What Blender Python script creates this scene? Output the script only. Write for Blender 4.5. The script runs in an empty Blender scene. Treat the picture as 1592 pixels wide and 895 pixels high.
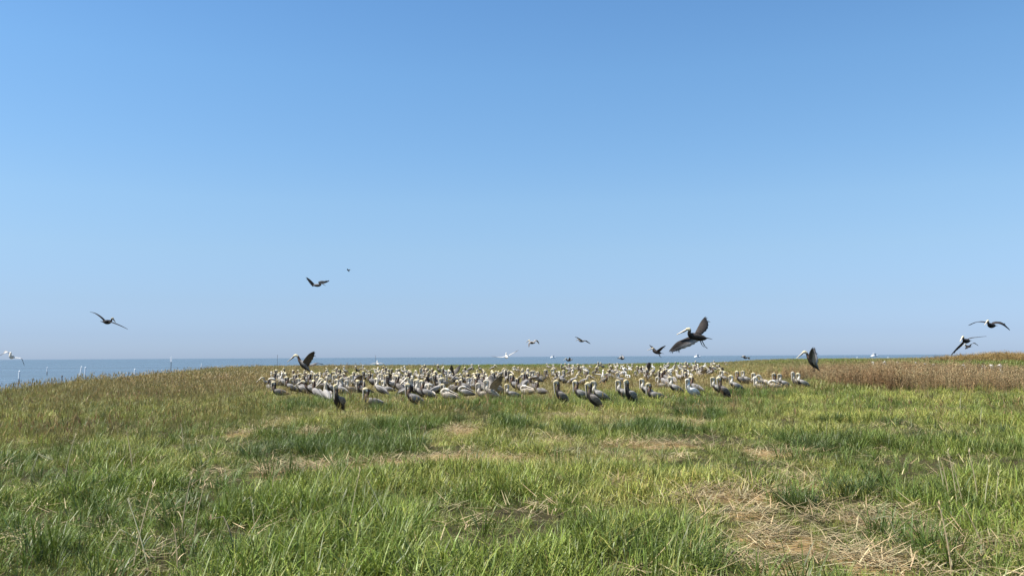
import bpy, math, random
import numpy as np
from mathutils import Vector, Matrix

random.seed(7)
rng = np.random.default_rng(11)
scene = bpy.context.scene
COL = scene.collection
R = math.radians

# ------------------------------------------------------------------ camera
F = 1300.0                      # focal length in pixels of the 1592 px wide photograph
CAMZ = 1.55
PITCH = math.atan(107.0 / F)
ROLL = R(-0.324)
cam_d = bpy.data.cameras.new("camera")
cam_d.sensor_width = 36.0
cam_d.lens = 36.0 * F / 1592.0
cam_d.clip_start = 0.05
cam_d.clip_end = 90000.0
cam = bpy.data.objects.new("camera", cam_d)
COL.objects.link(cam)
CAMROT = Matrix.Rotation(R(90) + PITCH, 3, 'X') @ Matrix.Rotation(ROLL, 3, 'Z')
cam.matrix_world = Matrix.Translation((0, 0, CAMZ)) @ CAMROT.to_4x4()
scene.camera = cam

# ------------------------------------------------------------------ sky and sun
SUN_EL = R(60)
SUN_AZ = R(-104)                # clockwise from +Y: high on the left
sun_dir = Vector((math.sin(SUN_AZ) * math.cos(SUN_EL), math.cos(SUN_AZ) * math.cos(SUN_EL), math.sin(SUN_EL)))
world = bpy.data.worlds.new("World")
scene.world = world
world.use_nodes = True
wn = world.node_tree
wn.nodes.clear()
sky = wn.nodes.new("ShaderNodeTexSky")
sky.sky_type = 'NISHITA'
sky.sun_disc = False
sky.sun_elevation = SUN_EL
sky.sun_rotation = SUN_AZ
sky.altitude = 0.0
sky.air_density = 1.0
sky.dust_density = 0.3
sky.ozone_density = 2.5
# the clear-air sky is too bright and yellow at the horizon: one correction by elevation, the same all round
stc = wn.nodes.new("ShaderNodeTexCoord")
sxyz = wn.nodes.new("ShaderNodeSeparateXYZ")
wn.links.new(stc.outputs["Generated"], sxyz.inputs[0])
ramp = wn.nodes.new("ShaderNodeValToRGB")
SKY_CORR = [(0.0, (0.337, 0.459, 0.813)), (0.0264, (0.349, 0.443, 0.731)), (0.0648, (0.43, 0.496, 0.672)), (0.1222, (0.553, 0.614, 0.694)), (0.1789, (0.62, 0.709, 0.755)), (0.2344, (0.609, 0.75, 0.812)), (0.323, (0.602, 0.798, 0.877)), (0.402, (0.556, 0.78, 0.891))]
while len(ramp.color_ramp.elements) < len(SKY_CORR):
    ramp.color_ramp.elements.new(.5)
for e_, (p_, c_) in zip(ramp.color_ramp.elements, SKY_CORR):
    e_.position = p_; e_.color = (*c_, 1)
wn.links.new(sxyz.outputs["Z"], ramp.inputs[0])
hsv = wn.nodes.new("ShaderNodeMix")
hsv.data_type = 'RGBA'; hsv.blend_type = 'MULTIPLY'; hsv.inputs[0].default_value = 1.0
wn.links.new(ramp.outputs[0], hsv.inputs[7])
bgn = wn.nodes.new("ShaderNodeBackground")
bgn.inputs["Strength"].default_value = 0.12
won = wn.nodes.new("ShaderNodeOutputWorld")
wn.links.new(sky.outputs[0], hsv.inputs[6])
wn.links.new(hsv.outputs[2], bgn.inputs["Color"])
wn.links.new(bgn.outputs[0], won.inputs["Surface"])

sun_d = bpy.data.lights.new("sun", 'SUN')
sun_d.energy = 5.0
sun_d.angle = R(0.53)
sun_d.color = (1.0, 0.955, 0.88)
sun = bpy.data.objects.new("sun", sun_d)
COL.objects.link(sun)
sun.rotation_euler = sun_dir.to_track_quat('Z', 'Y').to_euler()
sun.location = (-20, -20, 40)

scene.view_settings.view_transform = 'Standard'
scene.view_settings.look = 'None'
scene.view_settings.exposure = 0.75
scene.view_settings.gamma = 1.0
scene.view_settings.use_curve_mapping = False

# ------------------------------------------------------------------ helpers
SEA_Z = -0.8

def tag(o, label, cat, group=None, kind=None):
    o["label"] = label
    o["category"] = cat
    if group:
        o["group"] = group
    if kind:
        o["kind"] = kind
    return o

def ray(px, py):
    v = Vector(((px - 796.0) / F, -(py - 447.5) / F, -1.0))
    return CAMROT @ v                      # not normalised: depth 1 along the view axis

def at(px, py, D):
    return Vector((0, 0, CAMZ)) + ray(px, py) * D

def sstep(a, b, x):
    t = np.clip((np.asarray(x, float) - a) / (b - a), 0, 1)
    return t * t * (3 - 2 * t)

def vnoise(x, y, seed=0):
    x = np.asarray(x, float); y = np.asarray(y, float)
    xi = np.floor(x).astype(np.int64); yi = np.floor(y).astype(np.int64)
    xf = x - xi; yf = y - yi
    def hsh(a, b):
        h = (a * 374761393 + b * 668265263 + seed * 1442695041) & 0xffffffff
        h = ((h ^ (h >> 13)) * 1274126177) & 0xffffffff
        return ((h ^ (h >> 16)) & 0xffff) / 65535.0
    u = xf * xf * (3 - 2 * xf); v = yf * yf * (3 - 2 * yf)
    return (hsh(xi, yi) * (1 - u) + hsh(xi + 1, yi) * u) * (1 - v) + (hsh(xi, yi + 1) * (1 - u) + hsh(xi + 1, yi + 1) * u) * v

def fbm(x, y, seed=0, o=3):
    s = 0; a = .5; t = 0
    for k in range(o):
        s = s + a * vnoise(np.asarray(x) * 2 ** k, np.asarray(y) * 2 ** k, seed + k * 17); t += a; a *= .5
    return s / t

# island outline: x of the left shore for each y, and the far shore
SHY = [-80, 0, 20, 35, 50, 62, 87, 115, 140, 160]
SHX = [-18, -19.5, -21.5, -23.5, -28.0, -30.5, -36, -43, -46, -46]
FAR_Y = 152.0

def shore_dist(x, y):
    xl = np.interp(y, SHY, SHX) + (fbm(np.asarray(y) * .22, np.asarray(y) * 0 + 3, 5) - .5) * 3
    d1 = np.asarray(x) - xl
    d2 = FAR_Y + (fbm(np.asarray(x) * .08, np.asarray(x) * 0 + 9, 6) - .5) * 14 - np.asarray(y)
    return np.minimum(d1, d2)

def height(x, y):
    x = np.asarray(x, float); y = np.asarray(y, float)
    n = (fbm(x * .28, y * .28, 1) - .5) * .16 + (fbm(x * 1.3, y * 1.3, 2) - .5) * .06
    rise = .55 * sstep(32, 46, x) * sstep(45, 75, y) + .12 * sstep(16, 26, x) * sstep(14, 30, y)
    h = n + rise
    k = sstep(-3.0, 2.5, shore_dist(x, y))
    return h * k + (1 - k) * (SEA_Z - .9)

def ground(px, py):
    """point where the line of sight through a pixel meets the ground"""
    d = ray(px, py)
    z = 0.0
    for _ in range(6):
        t = (z - CAMZ) / d.z
        p = Vector((0, 0, CAMZ)) + d * t
        z = float(height(p.x, p.y))
    return Vector((p.x, p.y, z))

class Patch:
    """an ellipse on the ground found from where the photograph shows it"""
    def __init__(s, px, py, w, h):
        c = ground(px, py); a = ground(px, py - h / 2); b = ground(px, py + h / 2)
        s.x, s.y = c.x, (a.y + b.y) / 2
        s.rx = w / 2 * c.y / F; s.ry = max((a.y - b.y) / 2, .25)
    def m(s, x, y, seed=3):
        r = np.hypot((x - s.x) / s.rx, (y - s.y) / s.ry) + (fbm(x * 2.2, y * 2.2, seed) - .5) * 1.1 + (fbm(x * 7, y * 7, seed + 9) - .5) * .9
        return 1 - sstep(.7, 1.15, r)

def pmax(ps, x, y):
    v = np.zeros_like(np.asarray(x, float))
    for p in ps:
        v = np.maximum(v, p.m(x, y))
    return v

STRAW = [Patch(*a) for a in (
    (720, 672, 75, 16), (1130, 770, 200, 26), (985, 757, 110, 18), (455, 731, 110, 18), (620, 722, 260, 15), (745, 711, 170, 18),
    (1190, 706, 80, 16), (1010, 693, 150, 13), (380, 677, 50, 10), (478, 673, 50, 9), (1215, 842, 140, 40), (1330, 878, 190, 36),
    (1190, 884, 110, 26), (1355, 812, 100, 28), (1260, 752, 90, 14), (1440, 840, 60, 40), (345, 712, 40, 14), (1160, 800, 80, 14))]
PALE = [Patch(*a) for a in (
    (935, 650, 190, 22), (560, 648, 110, 18), (440, 656, 90, 14), (1130, 634, 120, 12), (860, 690, 120, 14), (1060, 655, 100, 14), (520, 642, 70, 12), (900, 715, 300, 20), (680, 690, 60, 10))]
TALL = [Patch(*a) for a in (
    (520, 700, 290, 34), (620, 668, 150, 24), (790, 662, 70, 22), (890, 675, 75, 16), (1000, 668, 120, 18), (470, 636, 110, 20), (800, 640, 120, 14),
    (1250, 694, 60, 20), (1100, 648, 80, 14), (880, 632, 70, 10), (1240, 785, 90, 26), (1340, 764, 90, 30), (1480, 790, 130, 60), (1430, 850, 120, 60), (960, 622, 60, 10), (700, 635, 130, 10), (775, 631, 120, 10), (835, 636, 90, 9), (965, 633, 60, 9), (480, 628, 90, 9), (1090, 629, 110, 9), (1180, 616, 130, 9), (600, 641, 60, 8))]
SEDGE = [Patch(*a) for a in (
    (150, 625, 500, 50), (260, 660, 300, 50), (80, 680, 320, 60), (330, 615, 200, 26), (650, 655, 180, 24), (1240, 618, 130, 18), (740, 640, 90, 14), (690, 641, 110, 12), (850, 628, 60, 9), (1200, 614, 150, 12), (560, 640, 80, 9))]
REED = [Patch(*a) for a in ((1428, 598, 225, 28), (1425, 586, 235, 20), (1480, 605, 120, 12), (1370, 604, 110, 14))]

def colony(x, y):
    a = np.asarray(x) / np.maximum(np.asarray(y), 1)
    l = sstep(-.31, -.27, a) * (1 - sstep(.30, .36, a))
    near = np.where(a < .05, 26.5, 28.0 + np.clip(a - .05, 0, 1) * 40)
    return l * sstep(-1.5, 2.5, y - near) * (1 - sstep(85, 115, y))

# ------------------------------------------------------------------ materials
def new_mat(name):
    m = bpy.data.materials.new(name); m.use_nodes = True
    nt = m.node_tree
    return m, nt, nt.nodes["Principled BSDF"], nt.nodes["Material Output"]

def N(nt, t, **kw):
    n = nt.nodes.new(t)
    for k, v in kw.items():
        setattr(n, k, v)
    return n

def mix_rgb(nt, a, b, fac, mode='MIX'):
    n = N(nt, "ShaderNodeMix", data_type='RGBA', blend_type=mode)
    for s, v in ((n.inputs[0], fac), (n.inputs[6], a), (n.inputs[7], b)):
        if hasattr(v, "is_output"):
            nt.links.new(v, s)
        else:
            s.default_value = v if not isinstance(v, tuple) else (*v, 1)
    return n.outputs[2]

def plant_material(name, translucent=.24, rough=.46):
    m, nt, b, out = new_mat(name)
    bc = N(nt, "ShaderNodeAttribute", attribute_name="bcol", attribute_type='GEOMETRY')
    tc = N(nt, "ShaderNodeAttribute", attribute_name="tcol", attribute_type='INSTANCER')
    c = mix_rgb(nt, bc.outputs["Color"], tc.outputs["Color"], 1.0, 'MULTIPLY')
    nt.links.new(c, b.inputs["Base Color"])
    b.inputs["Roughness"].default_value = rough
    b.inputs["Specular IOR Level"].default_value = .35
    tr = N(nt, "ShaderNodeBsdfTranslucent")
    nt.links.new(c, tr.inputs["Color"])
    mx = N(nt, "ShaderNodeMixShader"); mx.inputs[0].default_value = translucent
    nt.links.new(b.outputs[0], mx.inputs[1]); nt.links.new(tr.outputs[0], mx.inputs[2])
    nt.links.new(mx.outputs[0], out.inputs["Surface"])
    return m

def own_plant_material(name, translucent=.3):
    m, nt, b, out = new_mat(name)
    bc = N(nt, "ShaderNodeAttribute", attribute_name="bcol", attribute_type='GEOMETRY')
    nt.links.new(bc.outputs["Color"], b.inputs["Base Color"])
    b.inputs["Roughness"].default_value = .55
    tr = N(nt, "ShaderNodeBsdfTranslucent")
    nt.links.new(bc.outputs["Color"], tr.inputs["Color"])
    mx = N(nt, "ShaderNodeMixShader"); mx.inputs[0].default_value = translucent
    nt.links.new(b.outputs[0], mx.inputs[1]); nt.links.new(tr.outputs[0], mx.inputs[2])
    nt.links.new(mx.outputs[0], out.inputs["Surface"])
    return m

M_GRASS = plant_material("grass_blades")
M_DRY = plant_material("dry_stems", .15, .7)
M_STALK = own_plant_material("stalk_straw", .15)
M_TUSS = own_plant_material("tussock_blades", .35)

def ground_material():
    m, nt, b, out = new_mat("thatch_soil")
    a = N(nt, "ShaderNodeAttribute", attribute_name="gcol")
    tc = N(nt, "ShaderNodeTexCoord")
    n1 = N(nt, "ShaderNodeTexNoise"); n1.inputs["Scale"].default_value = 22; n1.inputs["Detail"].default_value = 6
    nt.links.new(tc.outputs["Object"], n1.inputs["Vector"])
    mp = N(nt, "ShaderNodeMapping"); mp.inputs["Scale"].default_value = (40, 150, 40); mp.inputs["Rotation"].default_value = (0, 0, .5)
    nt.links.new(tc.outputs["Object"], mp.inputs["Vector"])
    n2 = N(nt, "ShaderNodeTexNoise"); n2.inputs["Scale"].default_value = 1; n2.inputs["Detail"].default_value = 3
    nt.links.new(mp.outputs[0], n2.inputs["Vector"])
    r1 = N(nt, "ShaderNodeValToRGB"); r1.color_ramp.elements[0].position = .3; r1.color_ramp.elements[1].position = .72
    r1.color_ramp.elements[0].color = (.55, .52, .46, 1); r1.color_ramp.elements[1].color = (1.25, 1.2, 1.1, 1)
    nt.links.new(n1.outputs[0], r1.inputs[0])
    r2 = N(nt, "ShaderNodeValToRGB"); r2.color_ramp.elements[0].position = .35; r2.color_ramp.elements[1].position = .7
    r2.color_ramp.elements[0].color = (.7, .66, .6, 1); r2.color_ramp.elements[1].color = (1.2, 1.15, 1.05, 1)
    nt.links.new(n2.outputs[0], r2.inputs[0])
    c = mix_rgb(nt, a.outputs["Color"], r1.outputs[0], 1.0, 'MULTIPLY')
    c = mix_rgb(nt, c, r2.outputs[0], 1.0, 'MULTIPLY')
    nt.links.new(c, b.inputs["Base Color"])
    b.inputs["Roughness"].default_value = .95
    b.inputs["Specular IOR Level"].default_value = .1
    bu = N(nt, "ShaderNodeBump"); bu.inputs["Strength"].default_value = .8; bu.inputs["Distance"].default_value = .03
    nt.links.new(n1.outputs[0], bu.inputs["Height"]); nt.links.new(bu.outputs[0], b.inputs["Normal"])
    return m

def sea_material():
    m, nt, b, out = new_mat("sea_water")
    b.inputs["Base Color"].default_value = (.085, .115, .135, 1)
    b.inputs["Roughness"].default_value = .22
    b.inputs["IOR"].default_value = 1.33
    tc = N(nt, "ShaderNodeTexCoord")
    hs = []
    for sc, det, rot in (((.35, .9, 1), 5, .3), ((.05, .16, 1), 4, -.2), ((1.6, 3.0, 1), 4, .1)):
        mp = N(nt, "ShaderNodeMapping"); mp.inputs["Scale"].default_value = sc; mp.inputs["Rotation"].default_value = (0, 0, rot)
        nt.links.new(tc.outputs["Object"], mp.inputs["Vector"])
        n = N(nt, "ShaderNodeTexNoise"); n.inputs["Scale"].default_value = 1; n.inputs["Detail"].default_value = det
        nt.links.new(mp.outputs[0], n.inputs["Vector"]); hs.append(n.outputs[0])
    prev = None
    for h, dist in zip(hs, (.55, 1.6, .06)):
        bu = N(nt, "ShaderNodeBump"); bu.inputs["Strength"].default_value = 1.0; bu.inputs["Distance"].default_value = dist
        nt.links.new(h, bu.inputs["Height"])
        if prev:
            nt.links.new(prev, bu.inputs["Normal"])
        prev = bu.outputs[0]
    nt.links.new(prev, b.inputs["Normal"])
    # large wind-ruffled streaks: rougher and smoother water
    mp = N(nt, "ShaderNodeMapping"); mp.inputs["Scale"].default_value = (.004, .03, 1)
    nt.links.new(tc.outputs["Object"], mp.inputs["Vector"])
    n = N(nt, "ShaderNodeTexNoise"); n.inputs["Scale"].default_value = 1; n.inputs["Detail"].default_value = 3
    nt.links.new(mp.outputs[0], n.inputs["Vector"])
    mr = N(nt, "ShaderNodeMapRange"); mr.inputs[1].default_value = .3; mr.inputs[2].default_value = .7; mr.inputs[3].default_value = .22; mr.inputs[4].default_value = .36
    nt.links.new(n.outputs[0], mr.inputs[0]); nt.links.new(mr.outputs[0], b.inputs["Roughness"])
    return m

def feather_material(name="feathers"):
    m, nt, b, out = new_mat(name)
    a = N(nt, "ShaderNodeAttribute", attribute_name="bcol")
    oi = N(nt, "ShaderNodeObjectInfo")
    tc = N(nt, "ShaderNodeTexCoord")
    mp = N(nt, "ShaderNodeMapping"); mp.inputs["Scale"].default_value = (9, 60, 45)
    nt.links.new(tc.outputs["Object"], mp.inputs["Vector"])
    n = N(nt, "ShaderNodeTexNoise"); n.inputs["Scale"].default_value = 1; n.inputs["Detail"].default_value = 3
    nt.links.new(mp.outputs[0], n.inputs["Vector"])
    r = N(nt, "ShaderNodeValToRGB"); r.color_ramp.elements[0].position = .32; r.color_ramp.elements[1].position = .68
    r.color_ramp.elements[0].color = (.45, .43, .41, 1); r.color_ramp.elements[1].color = (1.25, 1.23, 1.2, 1)
    nt.links.new(n.outputs[0], r.inputs[0])
    c = mix_rgb(nt, a.outputs["Color"], r.outputs[0], 1.0, 'MULTIPLY')
    mr = N(nt, "ShaderNodeMapRange"); mr.inputs[3].default_value = .8; mr.inputs[4].default_value = 1.2
    nt.links.new(oi.outputs["Random"], mr.inputs[0])
    cc = N(nt, "ShaderNodeCombineColor")
    for k in range(3):
        nt.links.new(mr.outputs[0], cc.inputs[k])
    c = mix_rgb(nt, c, cc.outputs[0], 1.0, 'MULTIPLY')
    nt.links.new(c, b.inputs["Base Color"])
    b.inputs["Roughness"].default_value = .75
    b.inputs["Specular IOR Level"].default_value = .2
    return m

def paint_material(name, col, rough=.5, var=.15):
    m, nt, b, out = new_mat(name)
    tc = N(nt, "ShaderNodeTexCoord")
    n = N(nt, "ShaderNodeTexNoise"); n.inputs["Scale"].default_value = 6; n.inputs["Detail"].default_value = 5
    nt.links.new(tc.outputs["Object"], n.inputs["Vector"])
    c = mix_rgb(nt, tuple(v * (1 - var) for v in col), tuple(min(1, v * (1 + var)) for v in col), n.outputs[0])
    nt.links.new(c, b.inputs["Base Color"])
    b.inputs["Roughness"].default_value = rough
    return m

M_GROUND = ground_material()
M_SEA = sea_material()
M_FEATHER = feather_material()
M_WHITE = paint_material("white_paint", (.8, .8, .79), .45)
M_WOOD = paint_material("weathered_wood", (.16, .13, .11), .85, .35)
M_EYE = paint_material("dark_eye", (.02, .02, .02), .2)
M_GLASS = paint_material("cabin_glass", (.04, .05, .06), .1)

# ------------------------------------------------------------------ mesh helpers
def mesh_from(name, verts, faces, mat, cols=None, smooth=True):
    me = bpy.data.meshes.new(name)
    me.from_pydata([tuple(v) for v in verts], [], faces)
    me.materials.append(mat)
    if cols is not None:
        ca = me.color_attributes.new("bcol", 'FLOAT_COLOR', 'POINT')
        a = np.ones((len(verts), 4), np.float32); a[:, :3] = np.asarray(cols, np.float32)
        ca.data.foreach_set("color", a.ravel())
    if smooth:
        me.polygons.foreach_set("use_smooth", np.ones(len(me.polygons), bool))
    me.update()
    return me

def link(name, me, parent=None, loc=None):
    o = bpy.data.objects.new(name, me)
    COL.objects.link(o)
    if parent is not None:
        o.parent = parent
    if loc is not None:
        o.location = loc
    return o

class Geo:
    def __init__(s):
        s.v = []; s.f = []; s.c = []
    def add(s, v, f, c):
        k = len(s.v)
        s.v += [Vector(p) for p in v]; s.f += [tuple(i + k for i in q) for q in f]
        s.c += list(c)
    def merge(s, o, mat=None):
        s.add([mat @ p for p in o.v] if mat else o.v, o.f, o.c)
    def mesh(s, name, mat, smooth=True):
        return mesh_from(name, s.v, s.f, mat, s.c, smooth)

def lerp(a, b, t):
    return tuple(x + (y - x) * t for x, y in zip(a, b))

def catmull(ctrl, n):
    """ctrl rows: tuples of floats; returns n rows along the curve"""
    P = np.array(ctrl, float)
    Q = np.vstack([2 * P[0] - P[1], P, 2 * P[-1] - P[-2]])
    out = []
    for u in np.linspace(0, len(P) - 1, n):
        i = min(int(u), len(P) - 2); t = u - i
        a, b, c, d = Q[i], Q[i + 1], Q[i + 2], Q[i + 3]
        out.append(.5 * ((2 * b) + (c - a) * t + (2 * a - 5 * b + 4 * c - d) * t * t + (3 * b - a - 3 * c + d) * t ** 3))
    return np.array(out)

def loft(ctrl, n=26, seg=12, up0=(0, 0, 1)):
    """ctrl: (x,y,z, r_side, r_up, dorsal rgb, ventral rgb) along a spine"""
    rows = [list(c[:5]) + list(c[5]) + list(c[6]) for c in ctrl]
    A = catmull(rows, n)
    g = Geo()
    pts = [Vector(a[:3]) for a in A]
    up = Vector(up0)
    V = []; C = []
    for i, a in enumerate(A):
        t = (pts[min(i + 1, n - 1)] - pts[max(i - 1, 0)]).normalized()
        up = (up - t * up.dot(t)).normalized()
        side = up.cross(t)
        rs = max(a[3], .002); ru = max(a[4], .002)
        for k in range(seg):
            th = 2 * math.pi * k / seg
            V.append(pts[i] + side * math.cos(th) * rs + up * math.sin(th) * ru)
            w = float(sstep(-.45, .45, math.sin(th)))
            C.append(tuple(np.clip(a[8:11] * (1 - w) + a[5:8] * w, .004, .95)))
    Fc = []
    for i in range(n - 1):
        for k in range(seg):
            k2 = (k + 1) % seg
            Fc.append((i * seg + k, i * seg + k2, (i + 1) * seg + k2, (i + 1) * seg + k))
    V.append(pts[0]); C.append(C[0]); V.append(pts[-1]); C.append(C[(n - 1) * seg])
    for k in range(seg):
        k2 = (k + 1) % seg
        Fc.append((n * seg, k2, k)); Fc.append((n * seg + 1, (n - 1) * seg + k, (n - 1) * seg + k2))
    g.add(V, Fc, C)
    return g

# ------------------------------------------------------------------ sea
S = 60000.0
sea_me = bpy.data.meshes.new("sea")
sea_me.from_pydata([(-S, -S, 0), (S, -S, 0), (S, S, 0), (-S, S, 0)], [], [(0, 1, 2, 3)])
sea_me.materials.append(M_SEA)
sea = link("sea", sea_me, loc=(0, 0, SEA_Z))
tag(sea, "calm blue sea reaching to the level horizon", "sea", kind="structure")

# ------------------------------------------------------------------ ground
def axis(parts):
    o = []
    for a, b, s in parts:
        o += list(np.arange(a, b, s))
    return np.array(o + [parts[-1][1]])
xs = axis([(-60, -26, 1.0), (-26, 26, .25), (26, 60, 1.0), (60, 150, 5)])
ys = axis([(-80, 0, 5), (0, 3, .5), (3, 34, .2), (34, 90, .8), (90, 170, 1.6)])
X, Y = np.meshgrid(xs, ys)
Z = height(X, Y)
gv = np.stack([X, Y, Z], -1).reshape(-1, 3)
nx, ny = len(xs), len(ys)
ii = (np.arange(ny - 1)[:, None] * nx + np.arange(nx - 1)[None, :]).ravel()
gf = np.stack([ii, ii + 1, ii + nx + 1, ii + nx], -1)
gm = bpy.data.meshes.new("ground")
gm.from_pydata(gv.tolist(), [], gf.tolist())
gm.materials.append(M_GROUND)
gx, gy = gv[:, 0], gv[:, 1]
straw_w = pmax(STRAW, gx, gy)
pale_w = pmax(PALE, gx, gy)
col_w = colony(gx, gy)
soil = np.array([.055, .05, .026]); strawc = np.array([.33, .245, .13]); palec = np.array([.24, .22, .10]); colc = np.array([.25, .215, .125]); sand = np.array([.30, .26, .2])
gc = np.ones((len(gv), 4), np.float32)
c = soil[None] * (1 - pale_w[:, None]) + palec[None] * pale_w[:, None]
c = c * (1 - .8 * col_w[:, None]) + colc[None] * .8 * col_w[:, None]
c = c * (1 - straw_w[:, None]) + strawc[None] * straw_w[:, None]
sh = 1 - sstep(-.2, 1.2, shore_dist(gx, gy))
c = c * (1 - sh[:, None]) + sand[None] * sh[:, None]
gc[:, :3] = c
ca = gm.color_attributes.new("gcol", 'FLOAT_COLOR', 'POINT'); ca.data.foreach_set("color", gc.ravel())
gm.polygons.foreach_set("use_smooth", np.ones(len(gm.polygons), bool))
ground_o = link("ground", gm)
tag(ground_o, "low grassy island ground with bare straw patches", "ground", kind="structure")

# ------------------------------------------------------------------ blade prototypes
def blade(g, base, yaw, h, w, lean, curl, col, tipcol, seg=3, flat=False):
    """one curved strip tapering to a point"""
    d = Vector((math.cos(yaw), math.sin(yaw), 0)); s = Vector((-d.y, d.x, 0))
    p = Vector(base); ang = lean
    V = []; C = []
    st = h / seg
    for i in range(seg):
        ww = w * (1 - .28 * i / seg) * .5
        V += [p - s * ww, p + s * ww]
        cc = lerp(col, tipcol, i / seg); C += [cc, cc]
        p = p + (d * math.sin(ang) + Vector((0, 0, math.cos(ang)))) * st
        ang += curl / seg
    V.append(p); C.append(tipcol)
    Fc = [(2 * i, 2 * i + 1, 2 * i + 3, 2 * i + 2) for i in range(seg - 1)]
    k = 2 * (seg - 1)
    Fc.append((k, k + 1, k + 2))
    g.add(V, Fc, C)

def jit(c, a=.25, r=random):
    m = 1 + r.uniform(-a, a); h = r.uniform(-.06, .06)
    return tuple(max(.004, v * m * (1 + (h if i == 0 else -h))) for i, v in enumerate(c))

def proto(name, g, mat):
    me = g.mesh(name, mat, smooth=False)
    return bpy.data.objects.new(name, me)

WIND = .12
def grass_protos(kind, n):
    out = []
    for k in range(n):
        g = Geo()
        if kind == "meadow":
            for _ in range(17):
                a = random.uniform(0, 6.28); r = random.uniform(0, .09)
                dry = random.random() < .13
                c = jit((2.1, 1.6, 2.4) if dry else (1, 1, 1), .42); t = lerp(c, (1.6, 1.4, 1.5), .3)
                blade(g, (r * math.cos(a), r * math.sin(a), -.02), random.uniform(0, 6.28), random.uniform(.06, .20), random.uniform(.004, .0075), random.uniform(.05, .85), random.uniform(.1, 1.6), c, t)
            for _ in range(random.choice([0, 0, 1, 2])):
                c = jit(random.choice([(1.2, 1.1, 1.0), (1.9, 1.5, 2.0), (.7, .75, .7)]), .25)
                blade(g, (random.uniform(-.06, .06), random.uniform(-.06, .06), -.02), random.uniform(0, 6.28), random.uniform(.20, .32), random.uniform(.004, .006), random.uniform(.1, .6), random.uniform(.4, 2.2), c, lerp(c, (1.7, 1.5, 1.5), .3), 5)
        elif kind == "tall":
            for _ in range(26):
                a = random.uniform(0, 6.28); r = random.uniform(0, .12)
                c = jit((1, 1, 1), .42); t = lerp(c, (1.5, 1.35, 1.2), .35)
                blade(g, (r * math.cos(a), r * math.sin(a), -.02), a + random.uniform(-.9, .9), random.uniform(.22, .42), random.uniform(.006, .010), random.uniform(.05, .5), random.uniform(.3, 1.8), c, t, 4)
        elif kind == "short":
            for _ in range(18):
                a = random.uniform(0, 6.28); r = random.uniform(0, .11)
                c = jit((1, 1, 1), .25)
                blade(g, (r * math.cos(a), r * math.sin(a), -.01), random.uniform(0, 6.28), random.uniform(.05, .13), random.uniform(.005, .008), random.uniform(.2, .9), random.uniform(.1, .8), c, c, 2)
        elif kind == "sedge":
            for _ in range(16):
                a = random.uniform(0, 6.28); r = random.uniform(0, .14)
                c = jit((1, 1, 1), .3); h = random.uniform(.3, .55)
                yw = random.uniform(0, 6.28); ln = random.uniform(.02, .3)
                blade(g, (r * math.cos(a), r * math.sin(a), -.02), yw, h, .004, ln, random.uniform(0, .5), c, lerp(c, (1.3, 1.0, .8), .5), 3)
            for _ in range(5):                        # seed heads
                a = random.uniform(0, 6.28); r = random.uniform(0, .12)
                z = random.uniform(.34, .48)
                blade(g, (r * math.cos(a), r * math.sin(a), z), random.uniform(0, 6.28), .12, .016, .2, .4, jit((1.3, 1.03, 1.0), .25), (1.35, 1.1, 1.1), 2)
        elif kind == "reed":
            for _ in range(9):
                a = random.uniform(0, 6.28); r = random.uniform(0, .16)
                c = jit((1, 1, 1), .4); h = random.uniform(.42, 1.05)
                x0, y0 = r * math.cos(a), r * math.sin(a); yw = random.uniform(0, 6.28); ln = random.uniform(0, .16)
                for q in range(2):
                    blade(g, (x0, y0, -.02), yw + q * 1.57, h, .007, ln if q == 0 else 0.0, .1, c, c, 2)
                for _ in range(9):                    # ragged bracts and side twigs up the stem
                    z = random.uniform(.3, .97) * h
                    blade(g, (x0 + math.cos(yw) * math.sin(ln) * z, y0 + math.sin(yw) * math.sin(ln) * z, z), random.uniform(0, 6.28), random.uniform(.05, .13), random.uniform(.01, .02), random.uniform(.3, 1.3), random.uniform(0, .9), jit(c, .3), jit(c, .3), 2)
        elif kind == "far":
            for _ in range(22):
                a = random.uniform(0, 6.28); r = random.uniform(0, .35)
                c = jit((1, 1, 1), .3)
                blade(g, (r * math.cos(a), r * math.sin(a), -.03), random.uniform(0, 6.28), random.uniform(.18, .42), random.uniform(.02, .04), random.uniform(.1, .6), random.uniform(.1, 1.2), c, lerp(c, (1.3, 1.15, 1.1), .4), 2)
        elif kind == "straw":
            for _ in range(16):
                a = random.uniform(0, 6.28); r = random.uniform(0, .2)
                c = jit((1, 1, 1), .35)
                blade(g, (r * math.cos(a), r * math.sin(a), random.uniform(.008, .07)), random.uniform(0, 6.28), random.uniform(.08, .30), random.uniform(.004, .009), random.uniform(1.2, 1.6), random.uniform(-.2, .35), c, c, 3)
        out.append(proto(f"{kind}_tuft_{k:02d}", g, M_DRY if kind in ("reed", "straw") else M_GRASS))
    return out

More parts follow.
